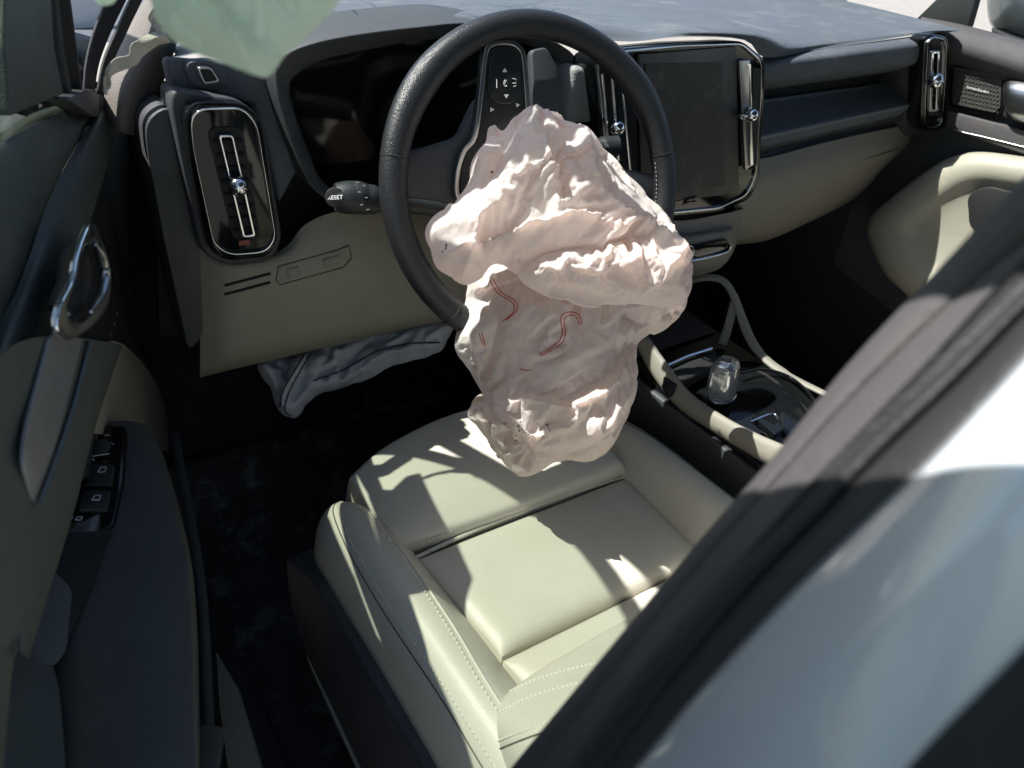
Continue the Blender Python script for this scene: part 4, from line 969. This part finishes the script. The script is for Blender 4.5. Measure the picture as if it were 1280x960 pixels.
# a sleeve back to the hub, hidden behind the cloth
hubp = [wp(.03*math.cos(t), .02+.03*math.sin(t), .0) for t in np.linspace(0, 2*math.pi, 17)[:-1]]
V = []; Fc = []; b = 0
for v_, f_ in items:
    V += [tuple(p) for p in v_]; Fc += [tuple(i+b for i in q) for q in f_]; b = len(V)
Vh = np.array(hubp); fr_ = wp(.0, -.01, .05)
V += [tuple(p) for p in Vh]+[tuple(fr_+(p-WC)*1.5) for p in Vh]
for k in range(16): Fc.append((b+k, b+(k+1) % 16, b+16+(k+1) % 16, b+16+k))
bo = mesh('fabric', V, Fc, bag_m, bag, True)
ca_ = bo.data.attributes.new('crease_edge', 'FLOAT', 'EDGE'); ca_.data.foreach_set('value', [.42+.4*((i*7919) % 13)/13 for i in range(len(bo.data.edges))])
md = bo.modifiers.new('sub', 'SUBSURF'); md.levels = 1; md.render_levels = 1
bvb2 = bvh_of(bo)
def on_bag(uvs, name, r, m, k=10, lift=.0008, off=(0, 0)):
    pts = []
    for p in cr([V3(a+off[0], b_+off[1], 0) for a, b_ in uvs], k):
        h = hit(bvb2, p[0], p[1], lift)
        if h is not None: pts.append(h)
    # drop jumps between layers
    run = [pts[0]]
    for p in pts[1:]:
        if np.linalg.norm(p-run[-1]) < .02: run.append(p)
        else: break
    if len(run) > 2: return tube(name, run, r, m, bag, seg=6)
for o_ in ((0, 0), (4, -1.5)):
    on_bag([(612, 350), (622, 366), (638, 376), (643, 384), (640, 392), (628, 402)], 'red_stitching', .0005, red_t, off=o_)
on_bag([(599, 416), (601, 424), (606, 433)], 'red_stitching', .0005, red_t); on_bag([(602, 416), (604, 423), (607, 431)], 'red_stitching', .0005, red_t)
on_bag([(673, 443), (686, 436), (699, 426), (703, 414), (701, 402), (703, 394), (712, 390), (723, 393), (728, 406)], 'red_stitching', .0005, red_t)
on_bag([(676, 445), (690, 437), (703, 428), (707, 416), (705, 403), (707, 397), (713, 394), (720, 396), (725, 406)], 'red_stitching', .0005, red_t)
on_bag([(650, 461), (657, 463), (664, 462)], 'red_stitching', .0005, red_t)
def spot(uv, rpx, m, name, label=None, jag=.25):
    pts = []
    for t in np.linspace(0, 2*math.pi, 15)[:-1]:
        q = rpx*(1+jag*math.sin(t*3+1)); h = hit(bvb2, uv[0]+q*math.cos(t), uv[1]+q*math.sin(t)*.8, .0006)
        if h is None: return
        pts.append(h)
    c = hit(bvb2, uv[0], uv[1], .0010); nn_ = unit(CP-c)*.0004
    V = pts+[p-nn_ for p in pts]+[c]; n = len(pts)
    return mesh(name, V, [(i, (i+1) % n, 2*n) for i in range(n)]+[(i, i+n, (i+1) % n+n, (i+1) % n) for i in range(n)], m, bag, True, label)
spot((586, 231), 4.2, stain_m, 'dried_stain', 'dark red brown spot near the left edge'); spot((615, 215), 1.8, stain_m, 'dried_stain')
# smudged print marks
def marks(uv, du, dv, n, s):
    for k in range(n):
        u, v = uv[0]+du[0]*k+dv[0]*random.uniform(-1, 1), uv[1]+du[1]*k+dv[1]*random.uniform(-1, 1)
        h = hit(bvb2, u, v, .0009)
        if h is None: continue
        a = CM[:, 0]*math.cos(.4)+CM[:, 1]*math.sin(.4); b_ = CM[:, 1]*math.cos(.4)-CM[:, 0]*math.sin(.4)
        box('print_mark', h, a*s*random.uniform(.3, .9), b_*s*random.uniform(.6, 2.2), CM[:, 2]*.0003, ink_m, bag, 0)
marks((652, 528), (-2, 5.5), (2, 1), 5, .0011); marks((683, 530), (1.2, 2.4), (1, 1), 4, .0009); marks((613, 558), (2.5, 3), (1, 1), 4, .0009); marks((554, 315), (1.5, -3), (1.5, 1), 4, .0010)

# ================================================================== KNEE AIRBAG
kb = thing('knee_airbag', 'limp grey blue knee airbag hanging below the beige driver panel', 'airbag', (-.12, .86, .62))
kc = [(322, 452), (370, 440), (430, 425), (500, 410), (545, 400), (568, 406), (556, 436), (538, 446), (500, 456), (440, 480), (400, 492), (385, 505), (372, 522), (358, 522), (345, 508), (338, 488), (326, 470)]
K1 = lobe(kc, aty(430, 450, .895), unit(V3(-.3, -.7, .6)), .022, .02, [
    ([(385, 440), (372, 460), (355, 490), (352, 518)], .022, 7, 's'),
    ([(400, 495), (440, 470), (480, 445), (560, 430)], .014, 7, 'r'),
    ([(392, 440), (380, 470), (365, 500)], -.010, 5, 'r'),
    ([(470, 420), (440, 450), (400, 475)], -.010, 7, 'r')], [(360, 515, 9, .005, 50, 0)], [(40, .006, .4), (18, .004, -.2), (9, .0015, .4)], 31, 220, 70)
ko = mesh('fabric', K1[0], K1[1], knee_m, kb); bvk2 = bvh_of(ko)
for uvs in ([(388, 442), (376, 462), (362, 488), (356, 512), (364, 520)], [(380, 444), (368, 464), (354, 488), (350, 508)], [(392, 476), (430, 462), (470, 440), (510, 430), (550, 428)]):
    pts = [hit(bvk2, p[0], p[1], .0008) for p in cr([V3(a, b_, 0) for a, b_ in uvs], 8)]; pts = [p for p in pts if p is not None]
    if len(pts) > 3: tube('navy_stitching', pts, .0014, mat('navy_thread', (.05, .055, .09), .8), kb, seg=6)

# ================================================================== CURTAIN AIRBAG
ca = thing('curtain_airbag', 'pale green translucent curtain airbag bulging down at the top left', 'airbag', (-.40, .36, 1.33))
cc = [(160, -140), (420, -180), (440, -60), (412, 0), (392, 22), (372, 42), (350, 60), (338, 78), (322, 91), (305, 88), (275, 76), (240, 64), (216, 50), (198, 28), (185, -10), (168, -70)]
K2 = lobe(cc, atx(300, 60, -.415), unit(V3(-.50, -.55, .42)), .022, .02, [
    ([(215, 45), (260, 40), (310, 70), (330, 85)], .006, 18, 's'), ([(260, -60), (290, 0), (330, 80)], .004, 16, 'r')], [], [(90, .003, .4), (40, .0012, 1)], 61, 220, 60, 3.5, .5)
cu = mesh('fabric', K2[0], K2[1], curt_m, ca)
grid('fabric', [[V3(-.485, .40, 1.345), V3(-.50, .25, 1.335), V3(-.505, .12, 1.335), V3(-.50, -.10, 1.385), V3(-.48, -.35, 1.38)],
   [V3(-.49, .41, 1.43), V3(-.51, .25, 1.42), V3(-.515, .10, 1.41), V3(-.51, -.10, 1.41), V3(-.49, -.36, 1.42)],
   [V3(-.47, .42, 1.46), V3(-.49, .25, 1.475), V3(-.495, .12, 1.512), V3(-.49, -.10, 1.54), V3(-.47, -.36, 1.52)]], curt_m, ca, 5, 5, .012)  # unseen flap added outside the opening to shade the painted pillar
cu2 = [(95, -40), (112, -8), (125, 6), (140, 2), (150, -30)]
K3 = lobe(cu2, atx(120, -10, -.44), unit(V3(-.35, -.75, .2)), .01, .01, [], [], [(30, .002, .4)], 63, 80, 20, 3, .3)
mesh('fabric_fold', K3[0], K3[1], curt_m, ca)
# crumpled tether strap with its label, running down the pillar
tsp = [(205, 14), (196, 34), (206, 44), (190, 50), (172, 62), (166, 74), (150, 80), (136, 90), (134, 104), (131, 116)]
tw = [17, 20, 15, 13, 14, 11, 12, 8, 6, 5]
L1 = [aty(u-w*.5, v-w*.5, .80) for (u, v), w in zip(tsp, tw)]; L2 = [aty(u+w*.5, v+w*.6, .80) for (u, v), w in zip(tsp, tw)]
md = [(a+b)/2+unit(CP-a)*random.uniform(-.006, .016) for a, b in zip(L1, L2)]
grid('tether_strap', [L1, md, L2], mat('white_strap', (.62, .58, .50), .8, bump=1, bscale=500, var=.2), ca, 4, 4, .0015, label='creased white strap with a printed tag')
for k in range(5): box('tag_mark', aty(192+k*2.4, 24+k*2.5, .785), CM[:, 0]*.0014, CM[:, 1]*.0004, CM[:, 2]*.0002, ink_m, ca, 0)

# ================================================================== DRIVER DOOR
dd = thing('driver_door', 'half open driver door with grey inner skin coloured with green light, chrome handle and window switches', 'car door', (-.50, .5, .9))
def ddp(*uv, w=0): return [atd(u, v, w) for u, v in uv]
def ddv(*uv, w=0): return [atd(u, v, w+.010*min(1, max(0, (75-u)/60))) for u, v in uv]
prism('door_shell', [DH+DD*a+DW*w_+V3(0, 0, z) for a, w_, z in ((.0, -.06, .38), (.98, -.06, .38), (.98, -.06, 1.13), (.27, -.06, 1.125), (.18, -.06, 1.10), (.12, -.06, 1.06), (.0, -.06, 1.05))], -DW*.09, paint, dd, .02, label='white outer skin')
grid('upper_pad', [ddv((-60, 185), (0, 166), (40, 142), (75, 131), (105, 128), w=-.034), ddv((-60, 215), (-8, 195), (40, 158), (76, 138), (108, 132), w=-.02),
     ddv((-60, 290), (0, 262), (38, 216), (72, 166), (112, 135), w=-.012), ddv((-60, 400), (-20, 380), (20, 310), (62, 214), (116, 138), w=-.008), ddv((-60, 470), (-20, 430), (22, 352), (66, 236), (119, 141), w=-.010)], doorpad, dd, 6, 5, 0, label='grey padded top of the door coloured with green light')
grid('belt_band', [ddv((-30, 470), (0, 405), (30, 340), (68, 235), (119, 141), w=-.008), ddv((-30, 540), (8, 440), (45, 350), (85, 250), (128, 138), w=.002), ddv((-10, 600), (22, 500), (58, 400), (98, 270), (140, 134), w=.006), ddv((5, 660), (28, 560), (66, 420), (112, 280), (156, 136), w=.008)], doorpad, dd, 6, 5, 0)
prism('belt_corner', rnd([atd(u, v, .0) for u, v in ((84, 124), (108, 112), (148, 112), (158, 124), (152, 146), (118, 146))], .008), -DW*.02, pillar_m, dd, .005, label='corner cap of the door top')
prism('hinge_side', [atd(u, v, -.004) for u, v in ((108, 160), (156, 128), (162, 190), (160, 330), (172, 430), (210, 500), (222, 600), (100, 600), (90, 420))], -DW*.02, black, dd, .004, label='dark front end of the door panel')
# silver trim strip with a dark edge
ts = rnd([atd(u, v, .0300) for u, v in ((64, 418), (107, 424), (88, 500), (52, 628), (42, 628), (28, 575), (34, 530))], [.01, .004, .01, .006, .006, .01, .01])
prism('trim_strip', ts, -DW*.002, mat('brushed_trim', (.30, .305, .31), .42, .6, var=.25, vscale=30, dust=.1), dd, .0015, label='long brushed grey trim strip')
tube('trim_edge', cr(ddp((112, 428), (94, 500), (72, 570), (50, 630), w=.032), 5), .0016, mat('edge_plastic', (.07, .085, .09), .3), dd, seg=8)
# pull bar: the wide soft band sweeping down over the armrest
grid('pull_panel', [ddp((-80, 560), (-80, 620), (-80, 760), (-40, 900), (0, 1010), w=.018), ddp((5, 440), (8, 560), (-10, 700), (-4, 800), (14, 850), w=.024),
     ddp((66, 420), (36, 560), (30, 640), (20, 760), (22, 812), w=.028), ddp((112, 424), (82, 540), (62, 640), (40, 740), (27, 816), w=.030), ddp((148, 430), (118, 520), (90, 630), (58, 740), (33, 822), w=.026), ddp((153, 432), (122, 524), (94, 634), (61, 742), (36, 824), w=.010)], doorpad, dd, 5, 7, 0, flip=False, label='soft grey panel coloured with green light sweeping down past the trim strip')
# chrome release handle: loop round a dark cup
hw = .034
lo_ = cr([atd(u, v, hw) for u, v in ((116, 279), (128, 296), (138, 322), (142, 350), (138, 382), (122, 402), (98, 420), (82, 424), (73, 412), (74, 394), (80, 375), (92, 350), (98, 320), (106, 296))], 4, True)
li_ = cr([atd(u, v, hw) for u, v in ((118, 304), (124, 308), (130, 326), (134, 350), (130, 376), (117, 392), (103, 404), (95, 400), (90, 390), (88, 376), (96, 352), (98, 334), (102, 318), (110, 308))], 4, True)
ring('handle_bezel', lo_, li_, -DW*.004, chrome, dd, .0012, 'chrome bezel round the handle cup')
prism('handle_cup', [p-DW*.010 for p in li_], -DW*.002, black, dd, 0)
tube('release_handle', cr([atd(u, v, .038) for u, v in ((120, 306), (127, 322), (131, 346), (127, 372), (114, 390))], 5), [.0012, .002, .003]+[.0045]*15+[.003, .002, .0012], satin, dd, seg=12, label='satin inner release lever')
for u, v in ((146, 392), (143, 404), (138, 418), (137, 428)): box('lock_mark', atd(u, v, .012), DD*.0015, V3(0, 0, .0012), DW*.0003, MATS['dim_print'], dd, 0)
prism('beige_insert', rnd([atd(u, v, .0) for u, v in ((140, 425), (155, 430), (178, 452), (198, 482), (210, 520), (214, 566), (182, 552), (112, 540), (122, 500))], .01), -DW*.012, beige, dd, .004, label='beige door insert above the armrest')
# armrest with switches, seen from above
arm_z = .815
am = [[atz(u, v, z) for u, v, z in r] for r in (
 [(80, 532, .815), (150, 526, .815), (176, 529, .812), (186, 534, .803), (190, 540, .77)],
 [(60, 584, .815), (150, 574, .817), (190, 570, .813), (203, 573, .803), (208, 580, .76)],
 [(40, 640, .815), (150, 640, .818), (210, 640, .813), (223, 642, .80), (228, 650, .75)],
 [(30, 700, .815), (160, 705, .818), (225, 705, .812), (237, 707, .80), (241, 712, .75)],
 [(20, 790, .813), (160, 785, .818), (232, 785, .811), (244, 787, .798), (247, 792, .75)],
 [(0, 860, .80), (150, 870, .815), (234, 870, .810), (246, 872, .797), (249, 876, .75)],
 [(-20, 1010, .79), (140, 1010, .812), (236, 1005, .808), (248, 1005, .795), (251, 1008, .75)])]
grid('armrest', am, doorarm, dd, 6, 5, 0, label='slate grey armrest top')
prism('door_lower', [DH+DD*a+DW*w_+V3(0, 0, .80) for a, w_ in ((.24, .02), (.36, .035), (.46, .055), (.60, .068), (.80, .068), (.96, .06), (.96, -.03), (.24, -.03))], (0, 0, -.42), black, dd, .006)
lf = [[atz(u, v, z) for u, v, z in r] for r in (
 [(-120, 800, .80), (-40, 770, .81), (10, 760, .815), (34, 800, .812)], [(-120, 900, .80), (-30, 880, .812), (30, 870, .815), (70, 862, .811)], [(-120, 1020, .79), (-30, 1015, .80), (40, 1012, .80), (90, 1010, .803)])]
grid('armrest_shoulder', lf, doorpad, dd, 5, 5, .01)
# pull cup and switch pack
prism('pull_cup', rnd([atz(u, v, .8215) for u, v in ((92, 640), (140, 660), (128, 690), (112, 735), (84, 800), (60, 812), (44, 800), (70, 715))], .006), (0, 0, -.03), black, dd, .002, label='deep dark pull cup')
prism('cup_liner', rnd([atz(u, v, .824) for u, v in ((68, 714), (86, 732), (90, 740), (82, 810), (66, 830), (40, 828), (34, 815))], .005), (0, 0, -.004), mat('grey_liner', (.11, .115, .118), .7, bump=.6, var=.2), dd, .0015, label='grey liner of the pull cup')
spn = prism('switch_pack', rnd([atz(u, v, .8225) for u, v in ((118, 530), (158, 532), (160, 545), (155, 600), (143, 655), (126, 664), (60, 668), (80, 600))], .006), (0, 0, -.006), gloss, dd, .002, label='black window switch pack')
def swz(u, v, z=.826): return atz(u, v, z)
for q in (((112, 580), (144, 580), (140, 606), (103, 606)), ((104, 612), (139, 612), (134, 638), (96, 638)), ((88, 612), (100, 612), (92, 638), (82, 638))):
    prism('window_switch', rnd([swz(*p) for p in q], .004), (0, 0, -.004), mat('switch_black', (.022, .023, .025), .4), spn, .0015)
mk = swz(124, 562, .8235); disc_cyl('mirror_knob', mk, (0, 0, 1), .010, .005, MATS['switch_black'], spn, .001)
for q in (((112, 571), (137, 567)), ((117, 546), (121, 546)), ((131, 544), (137, 544)), ((139, 554), (142, 555)), ((111, 549), (113, 545)), ((116, 573), (118, 576))):
    tube('symbol', [swz(*q[0], .8275), swz(*q[1], .8275)], .0004, white_p, spn, seg=5)
for cx_, cy_ in ((127, 587), (120, 622)):
    tube('symbol', [swz(cx_+a, cy_+b_, .8272) for a, b_ in ((-5, 3), (-1, -3), (6, -3), (4, 3), (-5, 3))], .0004, white_p, spn, seg=5)
for cx_ in (86, 98): tube('symbol', [swz(cx_+a, 648+b_, .8235) for a, b_ in ((-4, 2), (-1, -2), (5, -2), (3, 2), (-4, 2))], .0004, white_p, spn, seg=5)
# lower storage lip at the inner side, and the scraped corner
tube('pocket_lip', cr([atz(u, v, .60) for u, v in ((218, 540), (226, 590), (240, 660), (252, 740), (258, 840), (262, 960))], 5), .006, charcoal, dd, seg=10, flat=.6)
prism('door_corner', [atz(u, v, .66) for u, v in ((249, 904), (279, 908), (270, 970), (249, 975))], (0, 0, -.02), pillar_m, dd, .002, label='scuffed grey corner of the door')
# window frame and green glass, leaning inward towards the roof
def dwin(s, z): return DH+DD*s+DW*(-.022+.06*(z-1.0))+V3(0, 0, z)
fb = [dwin(.05, 1.08), dwin(.08, 1.22), dwin(.13, 1.35), dwin(.21, 1.435), dwin(.42, 1.465), dwin(.62, 1.475), dwin(.95, 1.47)]
gl = []
tops = [(.06, 1.07), (.085, 1.21), (.135, 1.34), (.215, 1.43), (.42, 1.46), (.66, 1.47)]
for k in range(4): gl.append([dwin(s, 1.0+(zt-1.0)*k/3) for s, zt in tops])
grid('window_glass', gl, win_green, dd, 4, 3, label='green tinted door glass')
tube('window_frame', cr(fb, 5), .011, black, dd, seg=10, label='black frame of the door window')
prism('pillar_sun_blocker', [dwin(.64, 1.02), dwin(1.0, 1.02), dwin(1.0, 1.475), dwin(.64, 1.475)], -DW*.02, gloss, dd, .004)  # unseen panel, widened to block green-tinted sun from the near pillar

prism('mirror_corner', rnd(ddp((8, -30), (62, -30), (68, 60), (80, 118), (46, 132), (14, 146), (6, 60), w=-.006), .006), -DW*.02, doorpad, dd, .003, label='dark grey corner post of the door window coloured with green light')
prism('corner_trim', ddp((66, -30), (72, -30), (80, 60), (92, 122), (86, 124), (74, 60), w=-.008), -DW*.015, black, dd, .002)
# ================================================================== LEFT PILLAR ZONE (seals and jamb)
def az(u, v, y=.98): return aty(u, v, y)
grid('jamb_seal', [[az(u, v, .93) for u, v in r] for r in (
  [(150, -40), (134, 0), (118, 40), (108, 80), (105, 115)], [(165, -40), (148, 0), (130, 40), (118, 80), (113, 117)], [(178, -40), (158, 0), (138, 42), (124, 80), (118, 118)])], rubber, car, 5, 4, .008, label='curved black rubber seal of the door opening')
grid('jamb_seal', [[az(u, v, .90) for u, v in r] for r in (
  [(185, -40), (164, 0), (146, 40), (130, 78), (122, 118)], [(192, -40), (172, 0), (152, 40), (136, 78), (127, 118)], [(198, -40), (178, 0), (158, 42), (141, 80), (130, 120)])], rubber, car, 5, 4, .008)
grid('pillar_lower_trim', [[az(u, v, y) for u, v, y in r] for r in (
  [(205, -40, .96), (180, 0, .96), (152, 50, .96), (134, 90, .96), (128, 150, .96)], [(230, -40, .92), (205, 10, .92), (188, 60, .92), (160, 110, .92), (150, 165, .92)], [(250, -40, .94), (232, 20, .94), (216, 70, .94), (198, 120, .94), (180, 172, .94)])], mat('brown_grey_trim', (.17, .155, .14), .6, bump=.6, var=.2), car, 5, 5, .01, label='grey brown lower trim of the windscreen pillar')
grid('door_jamb', [[az(u, v, 1.12) for u, v in r] for r in (
  [(60, -60), (68, 0), (78, 60), (88, 118)], [(95, -60), (100, 0), (104, 60), (106, 120)], [(150, -60), (136, 0), (120, 60), (112, 120)])], paint_out, car, 5, 4, .01, label='bright white painted door jamb')

# ================================================================== PASSENGER DOOR
pd = thing('passenger_door', 'passenger door with beige armrest, speaker grille and chrome handle', 'car door', (1.08, .6, .95))
def ap_(u, v, dx=0): return atx(u, v, 1.00+dx)
box('lower_panel', (1.035, .5, .62), (.012, 0, 0), (0, 1.0, 0), (0, 0, .36), black, pd, .004, label='dark lower panel and footwell side')
prism('door_panel', P2(ap_, (1135, 60), (1190, 40), (1330, 90), (1480, 150), (1480, 560), (1150, 420), (1040, 330), (1100, 150), a=(.02,)), (.05, 0, 0), charcoal, pd, .004, label='dark grey inner panel')
grid('belt_roll', [[ap_(u, v, .03) for u, v in ((1150, 28), (1200, 38), (1290, 62), (1420, 95))], [ap_(u, v, -.005) for u, v in ((1150, 38), (1200, 46), (1290, 70), (1420, 105))], [ap_(u, v, -.015) for u, v in ((1150, 52), (1200, 60), (1290, 88), (1420, 128))], [ap_(u, v, .01) for u, v in ((1150, 72), (1200, 78), (1290, 106), (1420, 150))]], pillar_m, pd, 5, 5, .01, label='rounded top of the passenger door')
spf = prism('speaker_grille', rnd(P2(ap_, (1189, 79), (1240, 88), (1256, 96), (1254, 138), (1246, 146), (1187, 133), a=(.0,)), .008), (.02, 0, 0), gloss, pd, .002, label='small tweeter grille with two printed words')
gi = rnd(P2(ap_, (1192, 83), (1238, 91), (1252, 98), (1250, 135), (1243, 141), (1190, 130), a=(-.003,)), .006)
prism('grille_mesh', gi, (.003, 0, 0), mat('grille_weave', (.05, .048, .044), .5, bump=1, bscale=450, var=.3), spf, 0)
prs = []
for i in range(13):
    for j in range(9):
        u, v = 1194+i*4.4, 87+j*5.3+i*.95
        if v < 82+i*1.3 or v > 136+i*.6 or u > 1250: continue
        prs.append(boxv(ap_(u, v, -.004), V3(.0004, 0, 0), V3(0, -.0012, .0007), V3(0, .0002, .0009)))
joined('grille_bars', prs, charcoal, spf, kind='stuff')
h_ = ap_(1222, 112, -.0052); xd = unit(ap_(1240, 116)-ap_(1204, 107)); text('lettering', 'harman/kardon', h_, xd, V3(0, 0, 1), .0066, white_p, spf)
prism('inner_trim_rail', P2(ap_, (1184, 138), (1300, 168), (1420, 200), (1420, 240), (1300, 200), (1182, 160), a=(-.002,)), (.03, 0, 0), pillar_m, pd, .003)
tube('bright_line', [ap_(1181, 160, -.004), ap_(1230, 171, -.004), ap_(1290, 186, -.004), ap_(1420, 222, -.004)], .0011, satin, pd, seg=6)
grid('release_handle', [[ap_(u, v, dx) for u, v, dx in r] for r in (
   [(1256, 108, .0), (1264, 101, -.006), (1300, 104, -.006), (1340, 112, 0)], [(1257, 118, -.015), (1265, 114, -.02), (1300, 118, -.02), (1340, 126, -.01)], [(1259, 134, -.012), (1268, 138, -.018), (1300, 142, -.018), (1340, 146, -.01)], [(1268, 146, .0), (1275, 150, -.004), (1300, 156, -.004), (1340, 160, 0)])], satin, pd, 4, 5, .004, label='satin chrome release handle')
prism('handle_cup', P2(ap_, (1250, 94), (1300, 100), (1360, 115), (1360, 175), (1290, 165), (1252, 145), a=(.004,)), (.01, 0, 0), black, pd, .002)
armc = [(1083, 292), (1084, 280), (1094, 264), (1122, 240), (1160, 212), (1190, 196), (1220, 190), (1260, 193), (1330, 205), (1420, 230), (1420, 520), (1200, 430), (1130, 366), (1108, 345), (1092, 318)]
cen_ = np.array([1230, 300])
rows = []
for k, dx in ((1.0, .0), (.985, -.032), (.95, -.046), (.86, -.056), (.72, -.056), (.56, -.042), (.3, -.036), (.02, -.034)):
    rows.append([ap_(*(cen_+(np.array(p)-cen_)*k), dx) for p in armc+[armc[0]]])
grid('armrest', rows, mat('door_beige', (.38, .365, .30), .5, bump=.5, bscale=800, var=.15), pd, 5, 4, .0, label='beige armrest and pocket surround')
prism('pull_recess', cr(P2(ap_, (1210, 262), (1212, 244), (1232, 234), (1256, 238), (1290, 250), (1290, 300), (1220, 290), a=(-.066,)), 4, True), (.01, 0, 0), black, pd, .002, label='dark pull recess in the armrest')
# mirror outside
mr_ = lobe([(1234, -10), (1240, -40), (1300, -60), (1400, -30), (1400, 60), (1330, 68), (1262, 44), (1238, 30)], atx(1280, 10, 1.23), (-1, -.3, .1), .05, .08, [], [], [], 5, 60, 20, 2.6, 0)
mo = mesh('side_mirror', mr_[0], mr_[1], mat('mirror_shell', (.40, .43, .40), .25, coat=.8), pd, label='pale mirror housing outside the passenger window')
prism('mirror_foot', P2(lambda u, v: atx(u, v, 1.17), (1238, 34), (1262, 44), (1330, 66), (1330, 84), (1262, 58), (1240, 50)), (.06, 0, 0), black, pd, .004)
prism('window_corner', P2(lambda u, v: atx(u, v, 1.05), (1138, 30), (1200, -30), (1228, -30), (1210, 34), (1180, 36)), (.02, 0, 0), black, pd, .003, label='black corner piece of the passenger window')

# ================================================================== FLOOR MAT
fm = thing('floor_mat', 'black rubber floor mat dusted with dried dirt beside the driver seat', 'floor mat', (-.15, .75, .33))
mrow = [[V3(x, y, z+.003*math.sin(x*40)) for x in (-.335, -.30, -.2, -.1, 0, .1, .2)] for y, z in ((.0, .317), (.3, .317), (.6, .318), (.8, .322), (.95, .345), (1.02, .375), (1.08, .43))]
grid('mat_body', mrow, matm, fm, 5, 5, .004)
box('mat_edge', (-.335, .5, .322), (.004, 0, 0), (0, .5, 0), (0, 0, .005), black, fm, .002)
for s_ in range(14): box('rib', (-.05, .45+.03*s_, .321), (.15, 0, 0), (0, .003, 0), (0, 0, .002), rubber, fm, .001)
# pedals
pdl = thing('pedals', 'black brake and accelerator pedals deep in the dark footwell', 'pedals', (.0, 1.05, .45))
box('brake_pedal', (.02, 1.02, .47), (.045, 0, 0), (0, .012, -.018), (0, .006, .004), rubber, pdl, .004)
box('accelerator_pedal', (.14, 1.03, .43), (.025, 0, 0), (0, .025, -.05), (0, .006, .003), rubber, pdl, .004)
tube('pedal_arm', [V3(.02, 1.03, .48), V3(.02, 1.10, .62), V3(.02, 1.12, .75)], .008, black, pdl)
tube('pedal_arm', [V3(.14, 1.04, .46), V3(.14, 1.12, .60), V3(.14, 1.14, .75)], .007, black, pdl)

# a parked neighbour's kerb and pale ground are lit beyond the cabin: a low wall catches the light
wall = thing('low_wall', 'pale concrete wall in sunlight beyond the car', 'wall', (3.5, 6, 0))
for k in range(6): box('wall_block', (1.0+k*1.62, 7.0, .45), (.80, 0, 0), (0, .12, 0), (0, 0, .45), mat('pale_concrete', (.45, .43, .38), .85, bump=1, bscale=60, var=.25, vscale=4), wall, .01)
